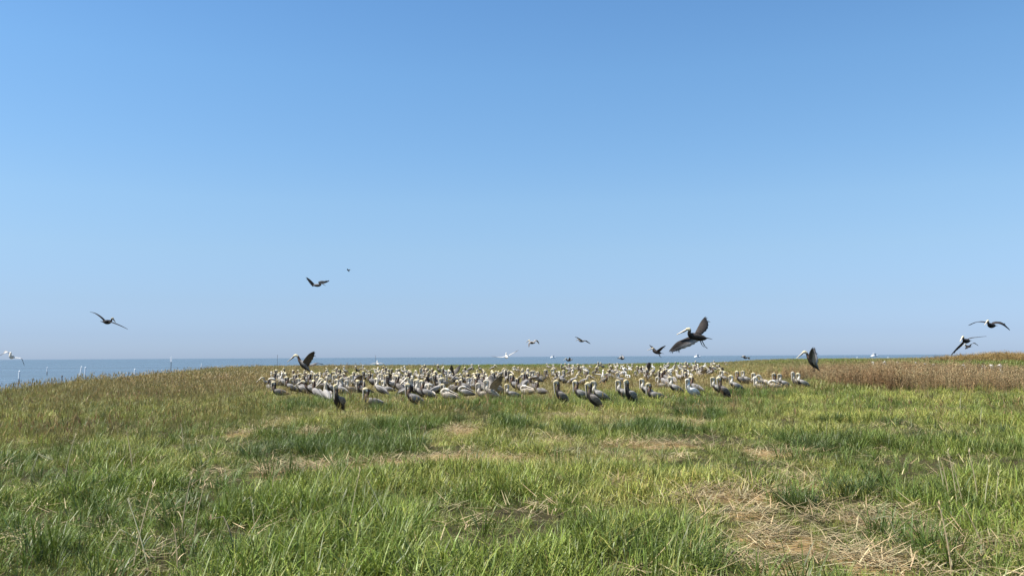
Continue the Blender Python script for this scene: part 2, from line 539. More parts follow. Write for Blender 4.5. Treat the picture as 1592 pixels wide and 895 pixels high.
def scatter(name, label, cat, protos, P, rotz, scl, zs, cols, tilt=.12):
    n = len(P)
    me = bpy.data.meshes.new(name)
    me.vertices.add(n)
    me.vertices.foreach_set("co", P.astype(np.float32).ravel())
    def attr(nm, ty, arr, key):
        a = me.attributes.new(nm, ty, 'POINT'); a.data.foreach_set(key, arr.ravel())
    rot = np.stack([rng.normal(0, tilt, n), rng.normal(0, tilt, n) + .04, rotz], -1).astype(np.float32)
    attr("rot", 'FLOAT_VECTOR', rot, "vector")
    attr("scl", 'FLOAT_VECTOR', np.stack([scl, scl, scl * zs], -1).astype(np.float32), "vector")
    attr("idx", 'INT', rng.integers(0, len(protos), n).astype(np.int32), "value")
    cc = np.ones((n, 4), np.float32); cc[:, :3] = cols
    attr("tcol", 'FLOAT_COLOR', cc, "color")
    pc = bpy.data.collections.new(name + "_tufts")
    for p in protos:
        pc.objects.link(p)
    ng = bpy.data.node_groups.new(name + "_scatter", 'GeometryNodeTree')
    ng.interface.new_socket("Geometry", in_out='INPUT', socket_type='NodeSocketGeometry')
    ng.interface.new_socket("Geometry", in_out='OUTPUT', socket_type='NodeSocketGeometry')
    gi = ng.nodes.new("NodeGroupInput"); go = ng.nodes.new("NodeGroupOutput")
    ci = ng.nodes.new("GeometryNodeCollectionInfo"); ci.inputs[0].default_value = pc
    ci.inputs["Separate Children"].default_value = True; ci.inputs["Reset Children"].default_value = True
    iop = ng.nodes.new("GeometryNodeInstanceOnPoints"); iop.inputs["Pick Instance"].default_value = True
    def na(nm, ty):
        q = ng.nodes.new("GeometryNodeInputNamedAttribute"); q.data_type = ty; q.inputs["Name"].default_value = nm
        return q.outputs["Attribute"]
    L = ng.links.new
    L(gi.outputs[0], iop.inputs["Points"]); L(ci.outputs[0], iop.inputs["Instance"])
    L(na("idx", 'INT'), iop.inputs["Instance Index"])
    L(na("rot", 'FLOAT_VECTOR'), iop.inputs["Rotation"])
    L(na("scl", 'FLOAT_VECTOR'), iop.inputs["Scale"])
    L(iop.outputs[0], go.inputs[0])
    o = link(name, me)
    md = o.modifiers.new("scatter", 'NODES'); md.node_group = ng
    tag(o, label, cat, kind="stuff")
    return o

def sample(y0, y1, dens, slope=.72, pad=3.5):
    """uniform points in the wedge of ground in view between two distances"""
    W = slope * y1 + pad
    n = int(dens * 2 * W * (y1 - y0))
    x = rng.uniform(-W, W, n); y = rng.uniform(y0, y1, n)
    k = (np.abs(x) < slope * y + pad) & (shore_dist(x, y) > .15 + rng.uniform(0, 1.0, n))
    return x[k], y[k]

def keep(x, y, prob):
    k = rng.uniform(0, 1, len(x)) < prob
    return x[k], y[k]

GREEN = np.array([.148, .195, .030]); LIME = np.array([.265, .285, .058]); DEEP = np.array([.056, .094, .018]); OLIVE = np.array([.220, .200, .066])
TAN = np.array([.30, .235, .115]); RUST = np.array([.210, .150, .075]); STRAWC = np.array([.50, .40, .22]); BLUEG = np.array([.075, .115, .055])

def mixc(a, b, t):
    return a * (1 - t[:, None]) + b * t[:, None]

def pts3(x, y):
    return np.stack([x, y, height(x, y)], -1)

bird_xy = []          # filled below; grass keeps off the standing birds

# ------------------------------------------------------------------ pelicans
SILVER = (.27, .255, .24); DARKB = (.032, .027, .025); NAPE = (.06, .036, .026); CREAM = (.62, .56, .44); WHT = (.78, .75, .68); YEL = (.72, .61, .36); BILL = (.62, .56, .46); POUCH = (.12, .10, .085)
PAL = {
    "dark":  dict(back=SILVER, belly=DARKB, nape=NAPE, throat=(.16, .11, .08), head=(WHT, YEL), wing=SILVER, tail=(.2, .19, .18), flight=(.07, .06, .055)),
    "brown": dict(back=(.17, .15, .135), belly=DARKB, nape=(.055, .036, .028), throat=(.12, .09, .07), head=(WHT, YEL), wing=(.19, .17, .155), tail=(.1, .09, .08), flight=(.05, .045, .04)),
    "dusky": dict(back=(.055, .046, .04), belly=(.018, .015, .014), nape=(.05, .034, .027), throat=(.12, .09, .07), head=(WHT, YEL), wing=(.055, .045, .038), tail=(.04, .035, .03), flight=(.028, .024, .022)),
    "white": dict(back=(.36, .34, .315), belly=(.05, .044, .04), nape=(.46, .41, .33), throat=(.66, .61, .52), head=(WHT, YEL), wing=(.34, .32, .30), tail=(.2, .19, .17), flight=(.10, .09, .085)),
    "pale":  dict(back=(.47, .41, .33), belly=(.26, .22, .18), nape=(.52, .44, .33), throat=(.62, .56, .46), head=(WHT, CREAM), wing=(.45, .40, .33), tail=(.3, .28, .24), flight=(.16, .14, .12)),
    "snow":  dict(back=(.74, .73, .70), belly=(.66, .65, .62), nape=(.74, .72, .66), throat=(.74, .72, .66), head=(WHT, WHT), wing=(.76, .75, .72), tail=(.6, .6, .58), flight=(.16, .15, .15)),
}

def tube(p, q, r0, r1, col, seg=6):
    p = Vector(p); q = Vector(q); t = (q - p).normalized()
    a = t.orthogonal().normalized(); b = t.cross(a)
    g = Geo(); V = []
    for c, r in ((p, r0), (q, r1)):
        for k in range(seg):
            th = 2 * math.pi * k / seg
            V.append(c + a * math.cos(th) * r + b * math.sin(th) * r)
    Fc = [(k, (k + 1) % seg, seg + (k + 1) % seg, seg + k) for k in range(seg)] + [tuple(range(seg))[::-1], tuple(range(seg, 2 * seg))]
    g.add(V, Fc, [col] * len(V))
    return g

def bill_geo(p, q, upv, L=None):
    """long flat bill with a hooked tip from p to q; pouch below"""
    p = Vector(p); q = Vector(q); d = q - p; t = d.normalized(); u = Vector(upv); u = (u - t * u.dot(t)).normalized()
    def P(s, o):
        return tuple(p + d * s + u * o)
    b1 = tuple(v * 1.15 for v in BILL)
    bill = loft([(*P(-.05, 0), .034, .030, YEL, BILL), (*P(.1, 0), .029, .022, b1, BILL), (*P(.5, -.002), .023, .015, b1, BILL), (*P(.85, -.002), .020, .012, b1, BILL), (*P(.97, -.004), .013, .010, YEL, BILL), (*P(1.02, -.022), .004, .004, YEL, YEL)], 12, 8, u)
    pouch = loft([(*P(-.06, -.02), .018, .016, POUCH, POUCH), (*P(.15, -.028), .019, .026, POUCH, POUCH), (*P(.45, -.022), .014, .018, POUCH, POUCH), (*P(.8, -.012), .009, .008, POUCH, POUCH), (*P(.95, -.008), .004, .004, POUCH, POUCH)], 9, 8, u)
    return bill, pouch

def folded_wing(pal, side, body):
    """teardrop folded wing lying along the flank, from shoulder to crossed primaries"""
    w = pal["wing"]; f = pal["flight"]; lt = tuple(min(.9, v * 1.25) for v in w)
    s = side
    return loft([(body[0][0], s * .085, body[0][1], .02, .03, lt, w), (body[1][0], s * .125, body[1][1], .026, .085, lt, w), (body[2][0], s * .132, body[2][1], .028, .105, w, w),
                 (body[3][0], s * .105, body[3][1], .024, .085, w, f), (body[4][0], s * .06, body[4][1], .016, .045, f, f), (body[5][0], s * .025, body[5][1], .006, .012, f, f)], 16, 10)

def leg_geo(x, s, z0):
    c = (.07, .065, .06)
    g = tube((x, s * .055, z0), (x + .005, s * .06, .015), .016, .012, c)
    V = [(x - .03, s * .06, .004), (x + .10, s * .02, .003), (x + .115, s * .065, .003), (x + .09, s * .11, .003), (x, s * .06, .03)]
    g.add(V, [(0, 1, 4), (1, 2, 4), (2, 3, 4), (3, 0, 4), (3, 2, 1, 0)], [c] * 5)
    return g

def pelican_parts(pose, palname):
    pal = PAL[palname]
    B, E, NA, TH, T = pal["back"], pal["belly"], pal["nape"], pal["throat"], pal["tail"]
    H0, H1 = pal["head"]
    wing_pts = [(.14, .47), (.06, .44), (-.06, .385), (-.20, .31), (-.34, .225), (-.46, .165)]
    tail = [(-.50, 0, .115, .055, .006, T, T), (-.38, 0, .18, .065, .03, T, E), (-.25, 0, .245, .10, .09, B, E), (-.08, 0, .325, .135, .14, B, E), (.06, 0, .405, .128, .138, B, E)]
    legs = (-.02, .24)
    if pose == "stand":
        sp = tail + [(.15, 0, .49, .088, .095, B, E), (.18, 0, .575, .055, .06, NA, TH), (.155, 0, .665, .042, .045, NA, TH), (.135, 0, .745, .038, .04, NA, TH), (.15, 0, .825, .04, .042, NA, H0), (.20, 0, .868, .042, .046, H1, H0), (.255, 0, .862, .038, .04, H1, H0), (.29, 0, .845, .026, .026, H1, H0)]
        bill = ((.285, 0, .845), (.315, 0, .50), (1, 0, .1))
    elif pose == "upright":
        tail = [(-.34, 0, .06, .055, .006, T, T), (-.27, 0, .14, .065, .035, T, E), (-.19, 0, .23, .10, .085, B, E), (-.08, 0, .345, .13, .13, B, E), (.02, 0, .455, .12, .128, B, E)]
        wing_pts = [(.08, .53), (.02, .48), (-.07, .405), (-.17, .30), (-.26, .19), (-.33, .10)]
        sp = tail + [(.08, 0, .55, .08, .09, B, E), (.10, 0, .63, .052, .057, NA, TH), (.085, 0, .72, .041, .043, NA, TH), (.075, 0, .80, .038, .04, NA, TH), (.09, 0, .88, .04, .042, NA, H0), (.135, 0, .925, .042, .046, H1, H0), (.19, 0, .915, .037, .04, H1, H0), (.225, 0, .895, .026, .026, H1, H0)]
        bill = ((.22, 0, .895), (.235, 0, .545), (1, 0, .05)); legs = (-.06, .26)
    elif pose == "sit":
        dz = -.13
        tail = [(-.52, 0, .10, .055, .006, T, T), (-.39, 0, .125, .065, .03, T, E), (-.26, 0, .15, .105, .085, B, E), (-.08, 0, .185, .14, .13, B, E), (.08, 0, .225, .13, .13, B, E)]
        wing_pts = [(.15, .28), (.06, .27), (-.08, .235), (-.23, .195), (-.37, .155), (-.49, .13)]
        sp = tail + [(.17, 0, .31, .088, .095, B, E), (.19, 0, .40, .055, .06, NA, TH), (.165, 0, .49, .042, .045, NA, TH), (.145, 0, .565, .038, .04, NA, TH), (.16, 0, .64, .04, .042, NA, H0), (.21, 0, .68, .042, .046, H1, H0), (.265, 0, .672, .038, .04, H1, H0), (.30, 0, .655, .026, .026, H1, H0)]
        bill = ((.295, 0, .655), (.335, 0, .32), (1, 0, .1)); legs = None
    elif pose == "tuck":
        dz = 0
        tail = [(-.52, 0, .10, .055, .006, T, T), (-.39, 0, .125, .065, .03, T, E), (-.26, 0, .15, .105, .085, B, E), (-.08, 0, .185, .14, .13, B, E), (.08, 0, .225, .13, .13, B, E)]
        wing_pts = [(.15, .28), (.06, .27), (-.08, .235), (-.23, .195), (-.37, .155), (-.49, .13)]
        sp = tail + [(.17, 0, .30, .088, .09, B, E), (.20, .01, .38, .055, .058, NA, TH), (.165, .03, .445, .043, .045, NA, TH), (.09, .05, .475, .04, .042, NA, TH), (.01, .06, .47, .042, .045, H1, H0), (-.05, .065, .445, .036, .038, H1, H0), (-.08, .065, .43, .025, .025, H1, H0)]
        bill = ((-.075, .065, .435), (-.37, .07, .29), (0, 0, 1)); legs = None
    elif pose == "land":
        tail = [(-.34, 0, .06, .055, .006, T, T), (-.27, 0, .14, .065, .035, T, E), (-.19, 0, .23, .10, .085, B, E), (-.08, 0, .345, .13, .13, B, E), (.02, 0, .455, .12, .128, B, E)]
        sp = tail + [(.10, 0, .54, .08, .09, B, E), (.15, 0, .61, .052, .057, NA, TH), (.18, 0, .69, .041, .043, NA, TH), (.21, 0, .77, .038, .04, NA, TH), (.26, 0, .83, .04, .042, H1, H0), (.315, 0, .85, .042, .046, H1, H0), (.365, 0, .835, .036, .04, H1, H0), (.395, 0, .82, .026, .026, H1, H0)]
        bill = ((.39, 0, .82), (.62, 0, .58), (.6, 0, .8)); legs = (-.10, .24)
    elif pose == "reach":
        sp = tail + [(.16, 0, .47, .088, .095, B, E), (.225, 0, .53, .055, .06, NA, TH), (.255, 0, .615, .042, .045, NA, TH), (.275, 0, .69, .038, .04, NA, TH), (.315, 0, .755, .04, .042, H1, H0), (.37, 0, .785, .041, .044, H1, H0), (.425, 0, .78, .035, .037, H1, H0), (.45, 0, .77, .025, .025, H1, H0)]
        bill = ((.445, 0, .77), (.71, 0, .56), (.6, 0, .8))
    elif pose == "side":
        sp = tail + [(.15, 0, .49, .088, .095, B, E), (.18, 0, .575, .055, .06, NA, TH), (.16, 0, .665, .042, .045, NA, TH), (.14, 0, .745, .038, .04, NA, TH), (.15, -.005, .82, .04, .042, NA, H0), (.17, -.045, .865, .042, .046, H1, H0), (.185, -.095, .862, .037, .04, H1, H0), (.19, -.125, .845, .026, .026, H1, H0)]
        bill = ((.19, -.12, .845), (.225, -.23, .53), (.2, -1, .1))
    elif pose == "chick":
        sp = [(-.34, 0, .14, .05, .02, T, T), (-.26, 0, .19, .09, .07, B, E), (-.12, 0, .24, .15, .14, B, E), (.03, 0, .30, .15, .15, B, E), (.13, 0, .38, .09, .10, B, E), (.15, 0, .46, .05, .055, NA, TH), (.13, 0, .54, .042, .045, NA, TH), (.14, 0, .61, .042, .045, H1, H0), (.19, 0, .64, .042, .045, H1, H0), (.23, 0, .62, .028, .03, H1, H0)]
        bill = ((.225, 0, .62), (.33, 0, .40), (1, 0, .3)); legs = (-.02, .15)
        wing_pts = [(.12, .36), (.06, .34), (-.04, .29), (-.14, .25), (-.22, .21), (-.28, .18)]
    if pose in ("stand", "upright", "reach", "side"):          # short legs: the body rides low
        dz = .065
        sp = [(c[0], c[1], max(c[2] - dz, .03), *c[3:]) for c in sp]
        wing_pts = [(a, max(b - dz, .05)) for a, b in wing_pts]
        bill = ((bill[0][0], bill[0][1], bill[0][2] - dz), (bill[1][0], bill[1][1], bill[1][2] - dz), bill[2])
        legs = (legs[0], legs[1] - dz)
    # thick, shortened neck and big head, bill pressed close
    if pose != "chick":
        z0 = sp[5][2]
        sp = [c if i < 6 else (c[0], c[1], z0 + (c[2] - z0) * .86, c[3] * 1.27, c[4] * 1.27, c[5], c[6]) for i, c in enumerate(sp)]
        a_, b_, u_ = bill
        a_ = Vector((a_[0], a_[1], z0 + (a_[2] - z0) * .86)); b_ = Vector((b_[0] - (.03 if pose in ("stand", "upright", "sit") else 0), b_[1], z0 + (b_[2] - z0) * .86))
        bill = (a_, a_ + (b_ - a_).normalized() * .38, u_)
    body = loft(sp, 34, 12)
    bl, po = bill_geo(*bill)
    parts = [("body", body), ("bill", bl), ("pouch", po)]
    if pose == "chick":
        parts += [("wing", folded_wing(pal, s, wing_pts)) for s in (1, -1)]
    else:
        parts += [("wing", folded_wing(pal, s, wing_pts)) for s in (1, -1)]
    if legs:
        parts += [("leg", leg_geo(legs[0], s, legs[1])) for s in (1, -1)]
    # eyes
    h = Vector(sp[-3][:3]); hd = (Vector(sp[-1][:3]) - Vector(sp[-3][:3])).normalized()
    sd = Vector((0, 0, 1)).cross(hd); sd = sd.normalized() if sd.length > .1 else Vector((0, 1, 0))
    for s in (1, -1):
        e = h + hd * .035 + sd * s * .036 + Vector((0, 0, .012))
        parts.append(("eye", tube(e - sd * s * .006, e + sd * s * .004, .009, .006, (.02, .02, .02), 6)))
    return parts

_pm = {}
def pelican_meshes(pose, pal):
    if (pose, pal) not in _pm:
        pp = pelican_parts(pose, pal)
        one = Geo()
        for _, g in pp:
            one.merge(g)
        _pm[(pose, pal)] = ([(n, g.mesh("pelican_" + n, M_FEATHER)) for n, g in pp], one.mesh("pelican", M_FEATHER))
    return _pm[(pose, pal)]

def place_pelican(p, yaw, pose, pal, label, group=None, scale=.95, parts=True, cat="pelican", name="pelican"):
    meshes, one = pelican_meshes(pose, pal)
    if parts:
        root = bpy.data.objects.new(name, None); COL.objects.link(root)
        root.empty_display_size = .2
        bill = None
        for n, me in meshes:
            o = link(n, me, bill if n == "pouch" and bill else root)
            if n == "bill":
                bill = o
    else:
        root = link(name, one)
    root.location = p
    root.rotation_euler = (0, 0, yaw)
    root.scale = (scale,) * 3
    tag(root, label, cat, group)
    return root

# wings held open, as surfaces with camber, scalloped trailing edge and split primaries
def open_wing(LE, TE, up, pal, light=False):
    n = 13
    A = catmull([tuple(v) for v in LE], n); Bq = catmull([tuple(v) for v in TE], n)
    g = Geo(); V = []; C = []
    w = pal["wing"]; f = pal["flight"]; be = lerp(pal["belly"], (.14, .12, .105), .6 if w[0] > .08 else .15)
    if w[0] > .3:
        be = lerp(be, w, .55)
    us = [0, .12, .38, .72, 1.0]; th = [0, 1.0, .9, .4, .05]
    m = len(us)
    for i in range(n):
        a = Vector(A[i]); b = Vector(Bq[i])
        sp_ = Vector(A[min(i + 1, n - 1)] - A[max(i - 1, 0)])
        ch = b - a
        nr = sp_.cross(ch)
        if nr.length < 1e-6:
            nr = Vector(up)
        nr.normalize()
        if nr.dot(up) < 0:
            nr = -nr
        s = i / (n - 1)
        k = 1.0 if i % 2 else .93
        thick = .030 * (1 - .8 * s)
        tipd = float(sstep(.5, .8, s))
        for q, (u, t) in enumerate(zip(us, th)):
            camber = .06 * ch.length * math.sin(math.pi * u)
            V.append(a + ch * (u * (k if q == m - 1 else 1)) + nr * (thick * t + camber))
            C.append(lerp(lerp(w, (.5, .44, .40), float(sstep(.45, .6, u))), f, tipd * .7) if light else lerp(lerp(w, f, float(sstep(.35, .7, u)) * .75), f, tipd))
        for q, (u, t) in enumerate(zip(us, th)):
            camber = .06 * ch.length * math.sin(math.pi * u)
            V.append(a + ch * (u * (k if q == m - 1 else 1)) + nr * (camber - thick * t * .5 - .002))
            C.append(lerp(lerp(be, (.5, .44, .40) if light else be, float(sstep(.4, .6, u))), f, tipd * .6))
    Fc = []
    for i in range(n - 1):
        r0 = i * 2 * m; r1 = r0 + 2 * m
        for q in range(m - 1):
            Fc.append((r0 + q, r0 + q + 1, r1 + q + 1, r1 + q))
            Fc.append((r0 + m + q, r1 + m + q, r1 + m + q + 1, r0 + m + q + 1))
        Fc.append((r0 + m - 1, r0 + 2 * m - 1, r1 + 2 * m - 1, r1 + m - 1))
        Fc.append((r0, r1, r1 + m, r0 + m))
    g.add(V, Fc, C)
    return g

def primaries(LE, TE, up, pal):
    """separate finger feathers fanned at the wing tip"""
    A = catmull([tuple(v) for v in LE], 9); Bq = catmull([tuple(v) for v in TE], 9)
    g = Geo()
    for j in range(6):
        t = j / 5
        a = Vector(A[7 - j // 3]); b = Vector(Bq[7 - j // 3])
        root = a.lerp(b, .15 + .6 * t)
        out = (Vector(A[8]) - Vector(A[6])).normalized(); back = (b - a)
        bk = back.normalized() if back.length > 1e-5 else out
        d = (out * (1 - .5 * t) + bk * .75 * t).normalized()
        s = d.cross(Vector(up)).normalized() * .016
        L = .20 - .05 * t
        f = pal["flight"]; z = Vector(up) * .003
        tip = root + d * L
        V = [root - s, root + s, root + d * L * .7 + s * .8, tip, root + d * L * .7 - s * .8]
        g.add([v + z for v in V] + [v - z for v in V], [(0, 1, 2, 3, 4), (9, 8, 7, 6, 5)] + [(k, k + 5, (k + 1) % 5 + 5, (k + 1) % 5) for k in range(5)], [f] * 10)
    return g

def wing_points(D, sign, pts, half=1.0):
    """line of the leading edge: pixels give direction, the missing span goes into depth"""
    P0 = [at(px, py, D) for px, py in pts]
    seg = [0]
    for a, b in zip(P0, P0[1:]):
        seg.append(seg[-1] + (b - a).length)
    L = seg[-1]
    dep = math.sqrt(max(0, half * half - L * L)) * sign
    return [at(px, py, D + dep * s / max(L, 1e-6)) for (px, py), s in zip(pts, seg)]

def flying(px, py, D, fwd, wings, label, palname="dark", up=(0, 0, 1), chord=(.27, .27, .20, .07), te=None, feet=False, pose=None, half=1.0, scale=1.0, light=(False, False), fingers=True, group="pelicans in flight", dxz=(0, 0), name="pelican"):
    pal = PAL[palname]
    f = Vector(fwd).normalized(); u = Vector(up); u = (u - f * u.dot(f)).normalized(); s = u.cross(f)
    c = at(px, py, D)
    root = bpy.data.objects.new(name, None); COL.objects.link(root); root.empty_display_size = .2
    root.location = c
    M = Matrix((f, s, u)).transposed()
    B, E, NA, TH, T = pal["back"], pal["belly"], pal["nape"], pal["throat"], pal["tail"]
    H0, H1 = pal["head"]
    def put(nm, g, par=root, local=True):
        gg = Geo()
        gg.add([M @ (v * scale) for v in g.v] if local else [v - c for v in g.v], g.f, g.c)
        return link(nm, gg.mesh("pelican_" + nm, M_FEATHER), par)
    if pose:
        off = Vector((0, 0, .42))
        bill = None
        for nm, g in pelican_parts(pose, palname):
            if nm == "wing":
                continue
            h = Geo(); h.add([v - off for v in g.v], g.f, g.c)
            o = put(nm, h, bill if nm == "pouch" else root)
            if nm == "bill":
                bill = o
    else:
        put("body", loft([(-.34, 0, .01, .085, .012, T, T), (-.28, 0, 0, .10, .07, B, E), (-.05, 0, 0, .125, .125, B, E), (.15, 0, .02, .11, .115, B, E), (.26, 0, .06, .07, .08, B, E), (.30, 0, .12, .05, .055, NA, TH), (.29, 0, .18, .043, .045, NA, TH), (.33, 0, .225, .055, .058, H1, H0), (.39, 0, .225, .046, .047, H1, H0), (.43, 0, .215, .030, .03, H1, H0)], 26, 12))
        put("tail", loft([(-.54, 0, .0, .10, .006, T, E), (-.42, 0, .01, .085, .012, T, E), (-.30, 0, .012, .06, .025, B, E)], 6, 10))
        bl, po = bill_geo((.42, 0, .215), (.73, 0, .02), (.5, 0, 1))
        b = put("bill", bl); put("pouch", po, b)
        if feet:
            for sd in (1, -1):
                g = tube((-.16, sd * .06, -.06), (-.30, sd * .09, -.24), .016, .013, (.05, .045, .04))
                V = [(-.30, sd * .09, -.23), (-.40, sd * .05, -.31), (-.42, sd * .10, -.32), (-.39, sd * .15, -.30), (-.31, sd * .09, -.26)]
                g.add(V, [(0, 1, 2), (0, 2, 3), (4, 2, 1), (4, 3, 2), (0, 4, 1), (0, 3, 4)], [(.05, .045, .04)] * 5)
                put("leg", g)
    for wi, (sign, pts) in enumerate(wings):
        LE = wing_points(D, sign, pts, half)
        m = len(LE)
        if te and te[wi]:
            TE = []
            for j, (tx, ty) in enumerate(te[wi]):
                p = at(tx, ty, 1.0) - Vector((0, 0, CAMZ))
                dep = (LE[j] - Vector((0, 0, CAMZ))).length / p.length
                TE.append(Vector((0, 0, CAMZ)) + p * dep + (-f) * .04)
        else:
            ch = np.interp(np.linspace(0, 1, m), np.linspace(0, 1, len(chord)), chord)
            TE = []
            for j in range(m):
                t = (LE[min(j + 1, m - 1)] - LE[max(j - 1, 0)]).normalized()
                bk = -f - t * (-f).dot(t)
                bk = bk.normalized() if bk.length > .15 else -f
                TE.append(LE[j] + bk * float(ch[j]) * scale)
        w = put("wing", open_wing(LE, TE, u, pal, light[wi]), local=False)
        if fingers:
            put("flight_feathers", primaries(LE, TE, u, pal), w, local=False)
    tag(root, label, "pelican", group)
    return root

W_, C_, L_ = 180, 270, 180
# birds along the front of the colony: feet pixel, facing, pose, colouring, label
FRONT = [
    (525, 641, 250, "upright", "brown", "dark brown pelican standing out in front of the colony, facing us, bill down on breast"),
    (579, 635, 185, "sit", "dark", "pelican with dark belly and raised back crouched on the straw beside leafy grass, facing left"),
    (644, 634, 182, "stand", "dark", "silver-winged pelican standing broadside at the colony front behind tawny grass stems"),
    (664, 624, 178, "stand", "dark", "silver-backed pelican standing just behind the broadside bird at the front"),
    (655, 622, 175, "stand", "white", "pale-necked pelican half hidden behind two silver-backed pelicans"),
    (678, 617, 2, "stand", "white", "white-necked pelican at the front facing right, against the flow of its neighbours"),
    (696, 624, 170, "tuck", "pale", "pinkish pale pelican resting low in the front grass, head laid on its back"),
    (722, 618, 185, "tuck", "white", "pale grey pelican lying low with bill tucked beside the wing-lifting bird"),
    (752, 622, 190, "sit", "pale", "pale pelican sitting low in the front grass with its neck raised"),
    (872, 632, 186, "upright", "brown", "brown-grey pelican standing upright alone before a gap in the colony front"),
    (904, 626, 176, "stand", "dark", "pelican with dark breast and drooped wing standing behind the darkest upright bird"),
    (922, 638, 182, "upright", "brown", "darkest upright pelican standing on the pale trampled turf, bill along its neck"),
    (932, 627, 178, "stand", "white", "silver pelican with long pale wing partly hidden by the darkest upright bird"),
    (979, 630, 215, "upright", "dark", "pelican standing in tall green grass turned towards us, breast streaked"),
    (970, 623, 182, "stand", "white", "pale-headed pelican peering over the one in tall green grass"),
    (1018, 624, 182, "sit", "dark", "silver pelican sitting at the front with long pale wing, beside its standing mate"),
    (1006, 619, 180, "stand", "white", "white-necked pelican standing shoulder to shoulder behind the sitting silver bird"),
    (1050, 614, 178, "stand", "white", "large silver pelican standing broadside on a straw nest mound"),
    (1076, 620, 205, "stand", "snow", "white-breasted pelican standing upright by the bare nest mound"),
    (1082, 612, 150, "stand", "dark", "dark-necked pelican standing close behind the white-breasted bird"),
    (1029, 606, 180, "sit", "pale", "pale pelican sitting behind the nest mound with dark neck raised"),
    (1008, 596, 182, "stand", "pale", "tan pelican standing behind the front row with bill lowered"),
    (1124, 620, 184, "upright", "brown", "dark-breasted pelican standing in front of two others at the thin end of the colony"),
    (1116, 615, 184, "stand", "white", "white-headed pelican whose body hides behind the dark-breasted bird"),
    (1144, 610, 180, "stand", "white", "silver pelican standing sideways among tawny stems at the thin end of the colony"),
    (433, 617, 186, "sit", "brown", "big brown pelican sitting at the outer end of the colony by the sedge"),
    (452, 612, 184, "stand", "dark", "pelican standing over the big brown sitting bird at the colony's outer end"),
    (470, 615, 178, "stand", "white", "white-necked pelican standing beside the leafy clump at the outer end of the colony"),
    (492, 622, 140, "stand", "dark", "silver pelican standing turned away beside the lone dark bird"),
    (508, 627, 120, "stand", "white", "grey pelican with drooping wing just behind the lone dark bird"),
    (484, 616, 190, "reach", "dark", "pelican stretching its neck forward over its neighbours at the outer end"),
]
MID = [(1178, 604, 183, "stand", "white"), (1192, 605, 178, "reach", "pale"), (1210, 604, 182, "stand", "dark"), (1219, 606, 185, "stand", "white"),
       (1237, 606, 200, "upright", "pale"), (1248, 605, 178, "stand", "white"), (1152, 599, 182, "stand", "dark"), (1161, 598, 176, "stand", "white"), (1203, 608, 175, "tuck", "pale"), (1182, 609, 188, "sit", "pale")]
MIDLAB = "pelican in the loose cluster between the colony's thin end and the brown reeds"

CROWD = {
    ("stand", "dark"): "silver-backed dark-naped pelican standing bill down",
    ("stand", "white"): "white-necked pelican standing bill down",
    ("stand", "brown"): "dark brown-backed pelican standing bill down",
    ("stand", "pale"): "tan pelican standing bill down",
    ("upright", "dark"): "grey dark-naped pelican drawn up tall",
    ("upright", "brown"): "dark brown pelican drawn up tall",
    ("sit", "dark"): "dark-bellied pelican sitting low",
    ("sit", "white"): "white-necked grey pelican sitting low",
    ("sit", "pale"): "pale tan pelican sitting low",
    ("tuck", "white"): "grey sleeping pelican, bill on back,",
    ("tuck", "pale"): "pale tan sleeping pelican, bill on back,",
    ("reach", "dark"): "dark-naped pelican stretching bill forward",
    ("reach", "white"): "white-necked pelican stretching bill forward",
    ("side", "white"): "white-necked pelican looking sideways",
    ("side", "dark"): "dark-naped pelican looking sideways",
    ("chick", "snow"): "downy white young pelican standing",
}
def crowd_zone(px, py):
    row = "in the rear rows" if py < 587 else ("in the middle rows" if py < 603 else "in the front rows")
    z = ("beside the sedge" if px < 500 else "behind the lone dark bird" if px < 600 else "behind the broadside silver bird" if px < 700 else "around the wing-lifting bird" if px < 800
         else "behind the brown-grey upright bird" if px < 900 else "near the white wing-spreader" if px < 990 else "behind the nest mound" if px < 1070 else "towards the thin end")
    return row + " " + z
CW = [(("stand", "dark"), 24), (("stand", "brown"), 18), (("stand", "white"), 11), (("stand", "pale"), 8), (("upright", "dark"), 6), (("upright", "brown"), 6), (("sit", "dark"), 9), (("sit", "white"), 10), (("sit", "pale"), 8), (("tuck", "white"), 7), (("tuck", "pale"), 5), (("reach", "dark"), 9), (("reach", "white"), 10), (("side", "white"), 8), (("side", "dark"), 7), (("chick", "snow"), 9)]

placed = []
def free(p, r):
    return all((p.x - q[0]) ** 2 + (p.y - q[1]) ** 2 > r * r for q in placed)

